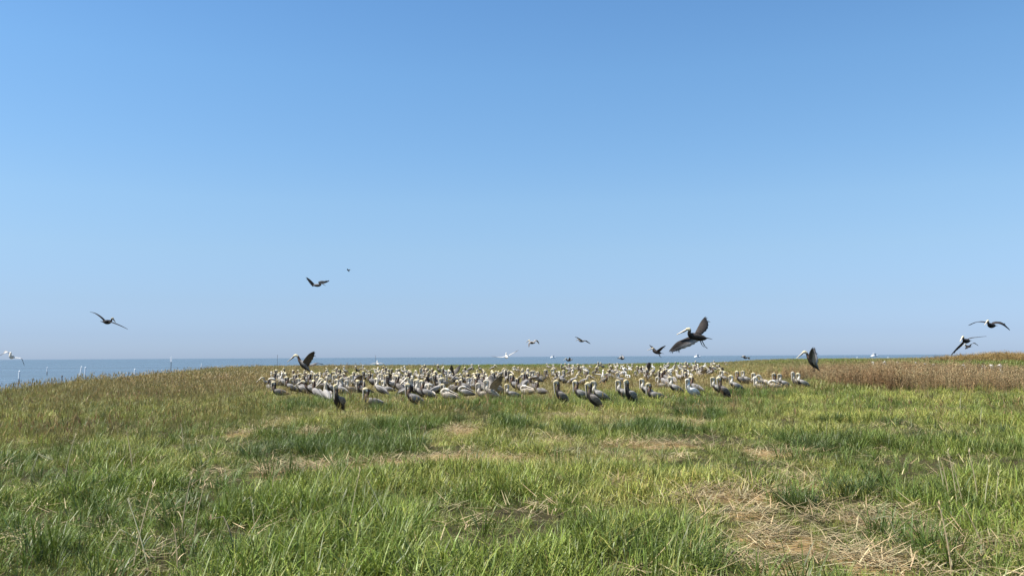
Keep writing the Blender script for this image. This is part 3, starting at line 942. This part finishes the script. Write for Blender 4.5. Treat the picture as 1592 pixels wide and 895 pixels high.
for px, py, yaw, pose, pal, lab in FRONT:
    p = ground(px, py); placed.append((p.x, p.y))
    place_pelican(p, R(yaw), pose, pal, lab, "pelicans along the colony front", .93)
for px, py, yaw, pose, pal in MID:
    p = ground(px, py); placed.append((p.x, p.y))
    place_pelican(p, R(yaw), pose, pal, f"{'white-necked' if pal == 'white' else 'tan' if pal == 'pale' else 'dark-naped'} {'sitting' if pose in ('sit', 'tuck') else 'standing'} " + MIDLAB, "pelicans between colony and reeds", .93)
tries = 0; crowd = []
keys = [k for k, w in CW]; wts = [w for k, w in CW]
while len(crowd) < 360 and tries < 60000:
    tries += 1
    px = random.uniform(416, 1130)
    if px < 850:
        py = random.triangular(574, 622, 596)
        if px < 470 and py < 585: continue
    else:
        py = random.triangular(568, 605, 575)
        if random.random() < .2: continue
    if py < 582 and px < 540 and random.random() < .6: continue
    p = ground(px, py)
    if not free(p, .38 + p.y * .005): continue
    placed.append((p.x, p.y))
    k = random.choices(keys, wts)[0]
    if 860 < px < 1060 and 574 < py < 592 and random.random() < .25:
        k = ("chick", "snow")
    if k[0] == "chick" and py > 592:
        k = ("stand", "white")
    d = random.random()
    yaw = 180 + random.gauss(0, 34) if d < .62 else (random.gauss(0, 30) if d < .78 else random.uniform(0, 360))
    crowd.append((p, px, py, k, (random.gauss(0, .05), random.gauss(0, .10), R(yaw)), random.uniform(.82, 1.02)))
crowd.sort(key=lambda c: c[0].y)
for p, px, py, k, rot, sc_ in crowd[:235]:
    o = place_pelican(p, 0, k[0], k[1], CROWD[k] + " " + crowd_zone(px, py), "pelicans packed in the colony", sc_, parts=p.y < 42)
    o.rotation_euler = rot
far_birds = Geo()             # the far rest, past the 300 that show largest
_one = {}
for p, px, py, k, rot, sc_ in crowd[235:]:
    if k not in _one:
        g = Geo()
        for _, q in pelican_parts(*k):
            g.merge(q)
        _one[k] = g
    Mx = Matrix.Translation(p) @ Matrix.Rotation(rot[2], 4, 'Z') @ Matrix.Rotation(rot[1], 4, 'Y') @ Matrix.Scale(sc_, 4)
    far_birds.merge(_one[k], Mx)
fb = link("far_pelicans", far_birds.mesh("far_pelicans", M_FEATHER))
tag(fb, "mass of small far pelicans at the back of the colony", "pelicans", kind="stuff")
for _ in range(14):           # birds beyond the reed bed, only heads and backs showing
    px = random.uniform(1360, 1570); p = ground(px, 573.5 + random.uniform(-2, 3)); placed.append((p.x, p.y))
    place_pelican(p, R(180 + random.gauss(0, 40)), random.choice(["stand", "stand", "upright"]), "snow", "white-looking pelican standing beyond the brown reed bed", "pelicans beyond the reeds", 1.0, parts=False)

# wing-lifting birds on the ground
def flapper(px, py, yaw, pal, label, lift, spread, parts_group="pelicans along the colony front", both=True):
    p = ground(px, py); placed.append((p.x, p.y))
    root = bpy.data.objects.new("pelican", None); COL.objects.link(root); root.location = p; root.rotation_euler = (0, 0, R(yaw)); root.empty_display_size = .2; root.scale = (.95,) * 3
    bill = None; P_ = PAL[pal]; first = True
    for nm, g in pelican_parts("stand", pal):
        if nm == "wing":
            sd = 1 if first else -1; first = False
            if both or sd == 1:
                LE = [Vector((.12, sd * .10, .48)), Vector((.10, sd * (.10 + spread * .25), .48 + lift * .30)), Vector((.02, sd * (.12 + spread * .5), .48 + lift * .55)), Vector((-.16, sd * (.12 + spread * .72), .48 + lift * .80))]
                TE = [Vector((-.18, sd * .10, .38)), Vector((-.22, sd * (.10 + spread * .22), .42 + lift * .22)), Vector((-.26, sd * (.12 + spread * .42), .42 + lift * .42)), Vector((-.26, sd * (.12 + spread * .70), .46 + lift * .76))]
                g = open_wing(LE, TE, (0, 0, 1) if lift < .9 else (.2, -sd, .2), P_)
                w = link("wing", g.mesh("pelican_wing", M_FEATHER), root)
                link("flight_feathers", primaries(LE, TE, (0, 0, 1), P_).mesh("pelican_flight_feathers", M_FEATHER), w)
                continue
        o = link(nm, g.mesh("pelican_" + nm, M_FEATHER), bill if nm == "pouch" else root)
        if nm == "bill":
            bill = o
    tag(root, label, "pelican", parts_group)
flapper(764, 623, 200, "pale", "pale pelican at the colony front holding its wings up in a V", .6, .7)
flapper(937, 594, 275, "snow", "white pelican in the grass with both wings half spread, facing us", .12, .75)
flapper(553, 607, 200, "white", "pelican in the thick of the colony lifting pale wings above its neighbours", .4, .7)
flapper(608, 600, 170, "dark", "dark-naped pelican shaking half-open wings behind the broadside silver bird", .25, .6)
flapper(820, 601, 215, "white", "white-necked pelican stretching both wings low in the middle rows", .10, .9)
flapper(705, 592, 150, "brown", "dark brown pelican lifting both wings high in the middle rows", .75, .55)
flapper(1090, 590, 185, "pale", "tan pelican with wings half open behind the white-breasted bird", .3, .7)
flapper(1006, 584, 180, "dark", "dark-winged pelican flapping on the ground behind the front row", .8, .4)

# ------------------------------------------------------------------ pelicans in the air
flying(1083, 524, 27, (-1, -.35, .10), [(-1, [(1076, 521), (1062, 527), (1051, 532.5), (1040, 545)]), (1, [(1080, 518), (1085, 508), (1090, 499), (1095, 493)])],
       "large dark pelican gliding down over the colony with feet hanging, wings spread", "dusky", up=(0, -.25, 1),
       te=[[(1085, 529.5), (1075, 536.5), (1059, 542.5), (1045, 546.5)], [(1089, 520), (1098, 512), (1100, 503), (1096.5, 495)]], feet=True, light=(True, False), scale=1.0)  # near wing's rear half painted pale for sunlight showing through the feathers
flying(471, 566, 33, (-1, -.15, 0), [(-1, [(469, 565), (473, 558), (480, 550), (487, 546)]), (1, [(474, 568), (482, 567), (490, 564.5), (500, 566)])],
       "pelican landing over the colony's outer end with one dark wing raised", "dark", pose="land", te=[[(476, 573), (481, 565), (486, 556), (488, 548)], None], scale=.9)
flying(1262, 562, 33, (-1, -.1, .05), [(-1, [(1257, 557), (1257.5, 550), (1259.5, 545), (1262, 541)]), (1, [(1259, 555), (1261, 549), (1263.5, 545), (1265, 541)])],
       "pelican dropping towards the green slope with wings folded high over its back", "dark", pose="land", te=[[(1264, 569), (1267, 561), (1265.5, 552), (1263, 543)], [(1267, 569), (1271, 561), (1269, 553), (1266, 543)]], half=.7, scale=.95, light=(True, True))
flying(1502, 530, 44, (-.75, -.6, -.05), [(-1, [(1499, 529), (1494, 534), (1487, 541), (1479, 550.5)]), (1, [(1504, 527.5), (1511, 525), (1521, 524), (1534, 522.5)])],
       "dark pelican banking low over the tall brown reeds, one wing pointing down", "dusky", half=1.05)
flying(1541, 506, 42, (-.8, -.6, 0), [(-1, [(1537, 503), (1529, 501), (1518, 500.5), (1507, 504.5)]), (1, [(1545, 503.5), (1552, 503), (1560, 506), (1570, 513.5)])],
       "dark pelican gliding with bowed wings above the banking bird", "dusky", half=1.05)
flying(1505, 538.5, 85, (-.8, -.3, 0), [(1, [(1506.5, 537), (1510, 534.5), (1515, 534), (1521, 537.5)]), (-1, [(1504, 538), (1502.5, 538.5), (1501, 540), (1500, 542)])],
       "small distant pelican flying just below the banking one", "dusky")
flying(167, 500.5, 42, (.15, 1, 0), [(-.2, [(165, 499.5), (158, 492.5), (149, 487), (140, 484.5)]), (.2, [(170, 500), (178, 502), (188, 506), (199, 511.5)])],
       "pelican gliding away over the sea on thin tilted wings", "dusky", up=(.35, 0, 1), half=1.08, chord=(.2, .2, .15, .05), fingers=False, scale=.9)
flying(493, 443.5, 70, (.85, .4, -.05), [(-1, [(490, 442.5), (486, 438), (481, 433.5), (477, 431)]), (1, [(496, 442.5), (501, 441), (506, 440), (512, 437)])],
       "pelican flying high above the colony with wings raised in a shallow V", "dark")
flying(542, 420, 190, (.6, .8, 0), [(-1, [(541.7, 419.8), (541.2, 419), (540.8, 418.2), (540.6, 417.6)]), (1, [(542.2, 420), (542.8, 420.6), (543.2, 421.4), (543.4, 422)])],
       "tiny far-off pelican, the highest speck in the sky", "dusky")
flying(18, 554.5, 48, (.35, -.9, 0), [(-1, [(16, 553), (13, 548.5), (8, 548.8), (1, 551.5)]), (.6, [(20, 556), (28, 556.5), (33.5, 558), (37.5, 567.5)])],
       "white-winged pelican with dark drooping wing tips skimming over the sea", "snow", half=1.0)
flying(587, 566, 62, (-.25, 1, 0), [(-.3, [(585, 564.5), (581, 564.6), (576, 566), (571.5, 566.5)]), (.3, [(589, 564.3), (594, 565), (598, 567), (603, 569.5)])],
       "white-backed pelican skimming over the far grass with dark wing tips", "snow", half=.95)
flying(787.5, 554.5, 62, (-.1, 1, .1), [(-.4, [(785, 554), (779, 555), (772, 554.5), (764.5, 553.5)]), (.4, [(790, 553), (795, 550), (799.5, 547.5), (804.5, 544.5)])],
       "white pelican flying away just above the colony, wings wide and grey-tipped", "snow", half=1.1)
flying(827, 532.5, 75, (-.7, .7, 0), [(-1, [(825.5, 531.8), (823, 531.5), (821.3, 534), (821.8, 539.5)]), (1, [(829, 531), (831, 528.8), (834, 530), (837.5, 534.3)])],
       "pelican with pale back and black drooping wing ends above the white flying bird", "white")
flying(904, 530, 95, (-.9, .4, 0), [(-1, [(903, 529.5), (900, 527.5), (897, 525.3), (894, 523.6)]), (1, [(906, 529.5), (909.5, 530), (913, 532), (917.5, 534.3)])],
       "distant pelican gliding on tilted straight wings over the horizon", "dark")
flying(967, 557.5, 78, (-.6, -.7, 0), [(-1, [(966, 557), (963.5, 555.5), (961.5, 556), (959, 556.5)]), (1, [(968, 556.5), (967.5, 554), (966.5, 552.5), (965.5, 551)])],
       "small pelican flapping on the horizon with one wing straight up", "white", scale=.8)
flying(1021, 547.5, 62, (-1, -.1, .2), [(-1, [(1018.5, 546), (1023, 543), (1028, 539.5), (1033.8, 537)]), (1, [(1017.5, 545.5), (1014, 542), (1011.5, 539), (1010, 537)])],
       "dark pelican flying beside the large one, wings raised and feet trailing", "dusky", feet=True)
flying(1158.5, 556, 82, (-.8, -.5, 0), [(-1, [(1157, 555), (1155, 553.5), (1153.5, 553.8), (1151.5, 555)]), (1, [(1159.5, 555.5), (1162, 555.8), (1163, 557), (1164.5, 558.5)])],
       "small pelican flying low over the sea line with arched wings", "white", scale=.8)
flying(884, 560, 100, (-.8, -.4, 0), [(-1, [(883.5, 559.5), (884, 558), (884.5, 557), (884.8, 555.8)]), (1, [(885, 559.5), (886.5, 558.5), (888, 558.3), (889, 558)])],
       "tiny dark pelican rising from the far edge of the colony", "dark")

bird_xy = np.array(placed)

# ------------------------------------------------------------------ grass and other growth
def off_birds(x, y, r=.28):
    k = np.ones(len(x), bool)
    sel = bird_xy[bird_xy[:, 1] < 60]
    for bx, by in sel:
        k &= ((x - bx) ** 2 + ((y - by + .15) * .6) ** 2 > r * r)
    return k

def meadow_colours(x, y):
    a = fbm(x * .5, y * .5, 21); b = fbm(x * .17 + 4, y * .13, 22); n = rng.uniform(0, 1, len(x))
    c = mixc(GREEN, LIME, sstep(.4, .75, a))
    c = mixc(c, DEEP, sstep(.5, .75, b) * .5)
    c = mixc(c, DEEP, sstep(.55, .75, fbm(x * 1.1, y * .9, 23)) * .7)
    c = mixc(c, LIME * 1.1, sstep(13, 20, y) * sstep(.35, .6, fbm(x * .4, y * .25, 24)) * .6)
    c = mixc(c, GREEN * np.array([.82, .90, .75]), (1 - sstep(-2.5, 1.5, x)) * (1 - sstep(10, 15, y)) * .75)
    c = mixc(c, OLIVE, pmax(PALE, x, y) * .8)
    c = mixc(c, OLIVE, sstep(.75, 1, n) * .5)
    back = sstep(14, 30, y) * (1 - sstep(-6, 8, x)) * .45
    c = mixc(c, OLIVE, back * .8)
    return c * rng.uniform(.5, 1.5, len(x))[:, None]

meadow = grass_protos("meadow", 8); tall = grass_protos("tall", 6); short = grass_protos("short", 5)
sedge = grass_protos("sedge", 6); reed = grass_protos("reed", 7); far = grass_protos("far", 6); straw = grass_protos("straw", 6)

parts_x = []; parts_y = []
for y0, y1, dn in ((3.6, 9, 165), (9, 15, 115), (15, 24, 62), (24, 38, 30)):
    x, y = sample(y0, y1, dn)
    st = pmax(STRAW, x, y); pl = pmax(PALE, x, y); co = colony(x, y)
    x, y = keep(x, y, (1 - .62 * st) * (1 - .78 * pl) * (1 - .45 * co) * (.55 + .45 * sstep(.25, .5, fbm(x * .9, y * .9, 31))))
    parts_x.append(x); parts_y.append(y)
x = np.concatenate(parts_x); y = np.concatenate(parts_y)
k = off_birds(x, y, .13); x, y = x[k], y[k]
lush = 1 + .15 * (1 - sstep(-3, 2, x)) * (1 - sstep(10, 16, y))
sc = (.42 + 1.15 * sstep(.28, .72, fbm(x * .85, y * .7, 32))) * rng.uniform(.8, 1.25, len(x)) * lush * (1 - .15 * colony(x, y))
sc *= (1 - .38 * pmax(STRAW, x, y + .45)) * (1 - .35 * pmax(PALE, x, y + .6))
wide = 1 + .35 * sstep(14, 30, y)
scatter("meadow_grass", "green meadow grass covering the foreground", "grass", meadow, pts3(x, y), rng.uniform(0, 6.28, len(x)), sc * wide, rng.uniform(.85, 1.15, len(x)) / wide, meadow_colours(x, y))

# short pale turf in the trampled places and between the nests
px_, py_ = [], []
for y0, y1, dn in ((12, 30, 34), (30, 60, 10)):
    x, y = sample(y0, y1, dn)
    w = np.maximum(pmax(PALE, x, y), .8 * colony(x, y)); w = np.maximum(w, .15)
    x, y = keep(x, y, w * (1 - .7 * pmax(STRAW, x, y))); px_.append(x); py_.append(y)
x = np.concatenate(px_); y = np.concatenate(py_)
cc = mixc(LIME * 1.3, TAN * 1.15, np.clip(sstep(.35, .7, fbm(x * .8, y * .8, 41)) * .8 + .2 * colony(x, y), 0, 1)) * rng.uniform(.8, 1.2, len(x))[:, None]
scatter("trampled_turf", "short yellowish trampled turf around the nesting birds", "grass", short, pts3(x, y), rng.uniform(0, 6.28, len(x)), rng.uniform(.9, 1.5, len(x)), rng.uniform(.8, 1.1, len(x)), cc)

# tall dark arching grass in clumps
px_, py_ = [], []
for y0, y1, dn in ((4.5, 14, 22), (14, 34, 18)):
    x, y = sample(y0, y1, dn)
    w = pmax(TALL, x, y) * 1.0 + .16 * sstep(.5, .62, fbm(x * .6, y * .5, 51)) * (1 - colony(x, y)) + .10 * colony(x, y) + .25 * (1 - sstep(-4, 0, x)) * (1 - sstep(9, 13, y))
    x, y = keep(x, y, w * (1 - .9 * pmax(STRAW, x, y))); px_.append(x); py_.append(y)
x = np.concatenate(px_); y = np.concatenate(py_)
k = off_birds(x, y, .22); x, y = x[k], y[k]
cc = mixc(DEEP, GREEN, fbm(x * .8, y * .8, 52) * .8) * rng.uniform(.6, 1.3, len(x))[:, None]
scatter("tall_grass", "taller dark green arching grass in clumps", "grass", tall, pts3(x, y), rng.uniform(0, 6.28, len(x)), rng.uniform(.75, 1.15, len(x)), rng.uniform(.75, 1.1, len(x)), cc)

# brown sedge on the shore side and in strips before the colony
px_, py_ = [], []
for y0, y1, dn in ((10, 26, 30), (26, 60, 14), (60, 130, 3.2)):
    x, y = sample(y0, y1, dn)
    left = (1 - sstep(-9, -3, x + .12 * y)) * sstep(11, 24, y + 6 * (fbm(x * .3, y * .3, 65) - .5)) * (.35 + .65 * sstep(.35, .65, fbm(x * .35, y * .25, 66)))
    w = np.maximum(pmax(SEDGE, x, y) * .5 * sstep(.3, .6, fbm(x * .6, y * .6, 67)), left * .55)
    w = np.maximum(w, .25 * colony(x, y) * sstep(2, 14, x) * sstep(33, 40, y) * (1 - sstep(75, 95, y)))
    w = np.maximum(w, .06 * sstep(16, 20, y))
    w = np.maximum(w, .22 * colony(x, y))
    w *= np.where(y < 30, .65 + .35 * sstep(.35, .6, fbm(x * .5, y * .5, 61)), 1)
    x, y = keep(x, y, w * (1 - pmax(STRAW, x, y)) * (1 - .6 * colony(x, y) * (x < 2))); px_.append(x); py_.append(y)
x = np.concatenate(px_); y = np.concatenate(py_)
k = off_birds(x, y, .18); x, y = x[k], y[k]
t = fbm(x * .35, y * .2, 62)
cc = mixc(mixc(mixc(GREEN, OLIVE * 1.1, rng.uniform(0, 1, len(x)) ** .6), RUST * 1.05, sstep(.4, .7, t) * rng.uniform(.2, 1, len(x))), mixc(OLIVE * 1.1, TAN, rng.uniform(0, 1, len(x))), sstep(22, 38, y) * .5) * rng.uniform(.75, 1.25, len(x))[:, None]
wide = 1 + sstep(25, 60, y) * 1.2
scatter("sedge", "brown and olive sedge along the shore side of the island", "sedge", sedge, pts3(x, y), rng.uniform(0, 6.28, len(x)), rng.uniform(.75, 1.15, len(x)) * wide, rng.uniform(.7, 1.0, len(x)) * (1 + .45 * sstep(22, 40, y) * (x < -6) * rng.uniform(0, 1, len(x))) / wide, cc)

# brown reed bed
px_, py_ = [], []
x, y = sample(26, 62, 16)
w = pmax(REED, x, y) * (.35 + .65 * sstep(.3, .6, fbm(x * .5, y * .3, 73)))
x, y = keep(x, y, w)
px_.append(x); py_.append(y)
x, y = sample(70, 125, 3.5)
w = sstep(.485, .57, x / y + (fbm(x * .2, y * .2, 72) - .5) * .08) * sstep(76, 92, y + 14 * (fbm(x * .3, y * .1, 75) - .5)) * (.3 + .7 * sstep(.3, .6, fbm(x * .25, y * .15, 76)))
x, y = keep(x, y, w); px_.append(x); py_.append(y)
x = np.concatenate(px_); y = np.concatenate(py_)
cc = mixc(mixc(RUST * np.array([1.4, 1.22, 1.1]), TAN * np.array([1.22, 1.18, 1.2]), sstep(.25, .65, fbm(x * .5, y * .4, 71)) * rng.uniform(.3, 1, len(x))), TAN * np.array([1.05, .88, .62]), sstep(58, 70, y)) * rng.uniform(.7, 1.3, len(x))[:, None]
wide = 1 + sstep(55, 70, y) * 1.0
scatter("reed_bed", "dense bed of dry brown reeds with ragged tops", "reeds", reed, pts3(x, y), rng.uniform(0, 6.28, len(x)), (.62 + .62 * fbm(x * .45, y * .45, 74) - .14 * sstep(68, 76, y) + sstep(68, 76, y) * (.35 * sstep(.49, .60, x / y) - .12)) * rng.uniform(.75, 1.15, len(x)) * wide, 1 / wide * (1 + .1 * sstep(55, 70, y)), cc, .1)

# far grass beyond and around the colony
px_, py_ = [], []
for y0, y1, dn in ((36, 60, 9), (60, 100, 5), (100, 156, 3)):
    x, y = sample(y0, y1, dn)
    co = colony(x, y)
    x, y = keep(x, y, 1 - .72 * co * (1 - sstep(70, 90, y)))
    px_.append(x); py_.append(y)
x = np.concatenate(px_); y = np.concatenate(py_)
k = off_birds(x, y, .35); x, y = x[k], y[k]
t = fbm(x * .12, y * .05, 81)
cc = mixc(GREEN * 1.05, OLIVE * 1.05, sstep(.3, .65, t))
cc = mixc(cc, TAN * .9, np.clip((1 - sstep(-22, -10, x + .05 * y)) * .4 + colony(x, y) * .4 * (1 - sstep(45, 80, y)), 0, .7))
cc = mixc(cc, GREEN, sstep(.52, .6, x / y) * (1 - sstep(55, 70, y)) * .9)
cc *= rng.uniform(.75, 1.25, len(x))[:, None]
scatter("far_grass", "olive grass over the far part of the island up to the sea", "grass", far, pts3(x, y), rng.uniform(0, 6.28, len(x)), rng.uniform(.8, 1.25, len(x)), (1 - .45 * colony(x, y)) * rng.uniform(.8, 1.1, len(x)), cc)

# straw lying on the bare patches and through the grass
px_, py_ = [], []
for y0, y1, dn in ((4.5, 12, 60), (12, 32, 26)):
    x, y = sample(y0, y1, dn)
    w = np.maximum(pmax(STRAW, x, y), .06 + .2 * sstep(2.0, 3.5, x) * (1 - sstep(7.5, 10, y)))
    w = np.maximum(w, .25 * pmax(PALE, x, y))
    x, y = keep(x, y, w); px_.append(x); py_.append(y)
x = np.concatenate(px_); y = np.concatenate(py_)
cc = mixc(STRAWC, TAN, fbm(x * 1.5, y * 1.5, 91)) * rng.uniform(.7, 1.2, len(x))[:, None]
scatter("straw_litter", "dead straw lying on the bare patches of ground", "straw", straw, pts3(x, y), rng.uniform(0, 6.28, len(x)), rng.uniform(.8, 1.4, len(x)), np.ones(len(x)), cc, .05)

# ------------------------------------------------------------------ single dry stalks that stand out of the grass
def stalk_geo(h, lean, yaw, bend, w=.007, head=True):
    g = Geo(); c = jit((.62, .51, .29), .15); d = Vector((math.cos(yaw), math.sin(yaw), 0))
    p = Vector((0, 0, -.03)); a = lean; n = 6; q = p
    pts = [p]
    for i in range(n):
        if bend and i == 4:
            a += bend
        q = q + (d * math.sin(a) + Vector((0, 0, math.cos(a)))) * (h / n); a += .03
        pts.append(q)
    for i in range(n):
        g.merge(tube(pts[i], pts[i + 1], w * .5 * (1 - .09 * i), w * .5 * (1 - .09 * (i + 1)), c, 4))
    lf = Geo()
    blade(lf, pts[2], yaw + random.uniform(1, 5), h * .3, .007, .8, 1.1, c, c, 3)
    hd = Geo()
    if head:
        for _ in range(7):
            t = random.uniform(0, 1); b = pts[-2].lerp(pts[-1], t)
            blade(hd, b, random.uniform(0, 6.28), .05, .006, random.uniform(.2, .9), .2, jit(c, .2), c, 2)
    return g, lf, hd

STALKS = [(100, 747, .55, .1, 0), (208, 748, .6, .12, 0), (285, 700, .5, .05, 0), (420, 790, .45, .04, 0), (540, 840, .55, .1, 0), (610, 830, .5, .35, 0), (205, 890, .62, .12, 0), (232, 882, .58, .3, 0), (280, 850, .6, .05, 0), (300, 845, .55, .08, 0), (276, 892, .35, .03, 0), (395, 810, .42, .1, 1.9), (365, 842, .35, .35, 1.3), (396, 828, .32, .05, 0),
          (45, 745, .5, .25, 1.6), (150, 872, .4, .5, 1.5), (1489, 795, .62, .03, 0), (1478, 790, .5, .06, 0), (1500, 800, .55, .1, 0), (1522, 790, .6, .05, 0), (1530, 800, .5, .12, 0), (1548, 800, .45, .05, 0), (1470, 780, .42, .04, 0), (1493, 645, .55, .03, 0), (1480, 893, .5, .05, 0), (1538, 870, .45, .3, 0), (1563, 640, .5, .04, 0), (1400, 850, .4, .25, 1.4), (1524, 660, .45, .1, 0), (1330, 640, .4, .05, 0), (815, 700, .4, .3, 0), (640, 690, .42, .12, 0), (1110, 690, .3, .05, 0), (420, 680, .4, .2, 0)]
for i, (px, py, h, ln, bd) in enumerate(STALKS):
    p = ground(px, py)
    s, lf, hd = stalk_geo(h * random.uniform(.95, 1.15), ln, random.choice([0, .3, 3.1, 2.9, .5]), bd, .012 if py > 780 else .016)
    root = bpy.data.objects.new("dry_stalk", None); COL.objects.link(root); root.location = p; root.empty_display_size = .1
    zone = "by the colony front" if py < 700 else "near the reed-side straw" if px > 1300 else "deep in the shoreward meadow" if px < 330 else "out in the open meadow"
    link("stem", s.mesh("dry_stalk_stem", M_STALK, False), root); link("leaf", lf.mesh("dry_stalk_leaf", M_STALK, False), root); link("seed_head", hd.mesh("dry_stalk_seed_head", M_STALK, False), root)
    tag(root, ("pale dry stalk snapped over " if bd else "pale dry stalk leaning over " if ln > .2 else "tall pale dry stalk standing upright " if h > .5 else "short pale dry stalk standing upright ") + zone, "stalk", "dry stalks above the grass")

# ------------------------------------------------------------------ single dark tussocks
def tussock_geo(n, rad, h):
    g = Geo()
    for _ in range(n):
        a = random.uniform(0, 6.28); r = rad * .45 * math.sqrt(random.random())
        c = jit(lerp((.05, .092, .026), (.09, .135, .036), random.random()), .25)
        if random.random() < .06:
            c = jit((.32, .27, .12), .2)
        blade(g, (r * math.cos(a), r * math.sin(a), -.03), a + random.uniform(-.8, .8), h * random.uniform(.55, 1.15), random.uniform(.007, .011), random.uniform(.05, .55), random.uniform(.4, 1.9), c, lerp(c, (.17, .19, .07), .4), 4)
    return g
TUSS = [(465, 634, .5, .40), (500, 628, .45, .36), (800, 664, .45, .42), (775, 655, .35, .36), (890, 676, .45, .34), (1000, 668, .4, .34), (1035, 664, .35, .30), (960, 672, .4, .32), (1250, 697, .4, .38), (1270, 702, .35, .3), (1100, 652, .4, .30), (1240, 788, .4, .30), (610, 700, .5, .42), (560, 704, .5, .40), (650, 696, .45, .4), (430, 704, .5, .36), (390, 712, .45, .36), (490, 706, .5, .36), (1385, 660, .5, .34), (1560, 675, .4, .34), (1330, 770, .35, .36), (840, 668, .35, .26), (710, 655, .35, .34), (1290, 655, .4, .3)]
for i, (px, py, rad, h) in enumerate(TUSS):
    p = ground(px, py)
    o = link("grass_tussock", tussock_geo(170, rad, h * .9).mesh("grass_tussock", M_TUSS, False), loc=p)
    o.rotation_euler = (0, 0, random.uniform(0, 6.28))
    tag(o, "dark green arching grass tussock " + ("among the birds' front edge" if py < 660 else "in the belt of clumps before the colony" if py < 690 else "beside a bare straw patch"), "grass tussock", "dark tussocks in the meadow")

# ------------------------------------------------------------------ marker posts standing in the sea
def box(g, c, s, col=(1, 1, 1)):
    x, y, z = c; a, b, d = s[0] / 2, s[1] / 2, s[2] / 2
    V = [(x + i * a, y + j * b, z + k * d) for i in (-1, 1) for j in (-1, 1) for k in (-1, 1)]
    g.add(V, [(0, 1, 3, 2), (4, 6, 7, 5), (0, 4, 5, 1), (2, 3, 7, 6), (0, 2, 6, 4), (1, 5, 7, 3)], [col] * 8)

def sea_point(px, py):
    d = ray(px, py); t = (SEA_Z - CAMZ) / d.z
    return Vector((0, 0, CAMZ)) + d * t

def marker(px, base_py, H, white_h, width, label, lean=0.0, sleeve=True):
    p = sea_point(px, base_py)
    root = bpy.data.objects.new("marker_post", None); COL.objects.link(root); root.location = p; root.rotation_euler = (0, lean, 0); root.empty_display_size = .3
    g = tube((0, 0, -.8), (0, 0, H * .98), .055, .045, (1, 1, 1), 8)
    link("post", g.mesh("marker_post", M_WOOD, False), root)
    if white_h:
        s = Geo()
        if sleeve:
            s.merge(tube((0, 0, H - white_h), (0, 0, H), width / 2, width / 2 * .92, (1, 1, 1), 10))
            link("sleeve", s.mesh("marker_sleeve", M_WHITE, False), root)
            cp = tube((0, 0, H), (0, 0, H + .06), width / 2 * .95, .02, (1, 1, 1), 10)
            link("cap", cp.mesh("marker_cap", M_WHITE, False), root)
        else:
            box(s, (0, -.07, H - white_h / 2), (width, .03, white_h))
            link("sign_panel", s.mesh("marker_panel", M_WHITE, False), root)
    else:
        cp = tube((0, 0, H * .98), (0, 0, H + .08), .10, .07, (1, 1, 1), 8)
        link("cap", cp.mesh("marker_cap", M_WOOD, False), root)
    tag(root, label, "marker post", "marker posts in the sea")
marker(265.5, 582, 2.75, .85, .30, "tall dark pole in the sea carrying a white rectangular sign", sleeve=False)
marker(29, 596, 1.22, .75, .17, "post with white upper half in the sea, nearest the sandy shallows", .03)
marker(73, 583, 1.15, .6, .15, "short slim white-topped post alone farther out in the sea")
marker(124, 588, 1.45, 1.05, .19, "leaning white post of a close pair by the sedge", .12)
marker(132.5, 588, 1.35, 1.15, .18, "upright white post of a close pair by the sedge", -.02)
marker(208.5, 588.5, 1.15, .7, .18, "white-topped post between the close pair and the tall sign", .05)
marker(313, 574, 1.2, .7, .2, "far white post beyond the sedge hump")
marker(431, 569, 3.2, 0, .1, "tall plain dark pole far out in the sea", 0)
marker(583.5, 565, 3.2, 0, .1, "dark pole top showing above the far grass", 0)
marker(1333, 567, 1.9, 1.4, .16, "slim white post beyond the start of the reed bed")
marker(1381, 566, 1.8, 1.4, .16, "slim white post beyond the middle of the reed bed")
for qx in (200, 223, 232, 96):
    marker(qx, 590 if qx > 100 else 597, .75, 0, .1, "short dark stake standing in the shallows")

# ------------------------------------------------------------------ far white boats
def boat(px, D, label, yaw, s=1.0):
    p = sea_point(px, 560); d = Vector((p.x, p.y, 0)).normalized() * D
    root = bpy.data.objects.new("boat", None); COL.objects.link(root); root.location = (d.x, d.y, SEA_Z); root.rotation_euler = (0, 0, yaw); root.scale = (s,) * 3; root.empty_display_size = 1
    hull = loft([(-4.2, 0, .55, 1.25, .75, (1, 1, 1), (1, 1, 1)), (-2, 0, .55, 1.4, .8, (1, 1, 1), (1, 1, 1)), (1.5, 0, .62, 1.3, .8, (1, 1, 1), (1, 1, 1)), (3.6, 0, .85, .7, .7, (1, 1, 1), (1, 1, 1)), (4.8, 0, 1.15, .08, .35, (1, 1, 1), (1, 1, 1))], 16, 12)
    link("hull", hull.mesh("boat_hull", M_WHITE), root)
    c = Geo(); box(c, (-.3, 0, 2.0), (3.2, 2.0, 1.5)); cb = link("cabin", c.mesh("boat_cabin", M_WHITE, False), root)
    w = Geo(); box(w, (-.3, 0, 2.3), (3.24, 2.04, .5)); link("window", w.mesh("boat_window", M_GLASS, False), cb)
    t = Geo(); box(t, (-.4, 0, 3.6), (2.4, 2.2, .12))
    for a in (-1.4, .6):
        for b in (-.9, .9):
            t.merge(tube((a, b, 2.7), (a, b, 3.6), .04, .04, (1, 1, 1)))
    link("flybridge", t.mesh("boat_flybridge", M_WHITE, False), root)
    tag(root, label, "boat", "white boats on the horizon")
boat(860, 1500, "white motor boat on the horizon beyond the thick of the colony", R(40), 1.35)
boat(1084.5, 1250, "white motor boat on the horizon below the large gliding pelican", R(35), 1.35)
boat(1360, 1200, "white motor boat on the horizon beyond the reed bed", R(30), 1.35)
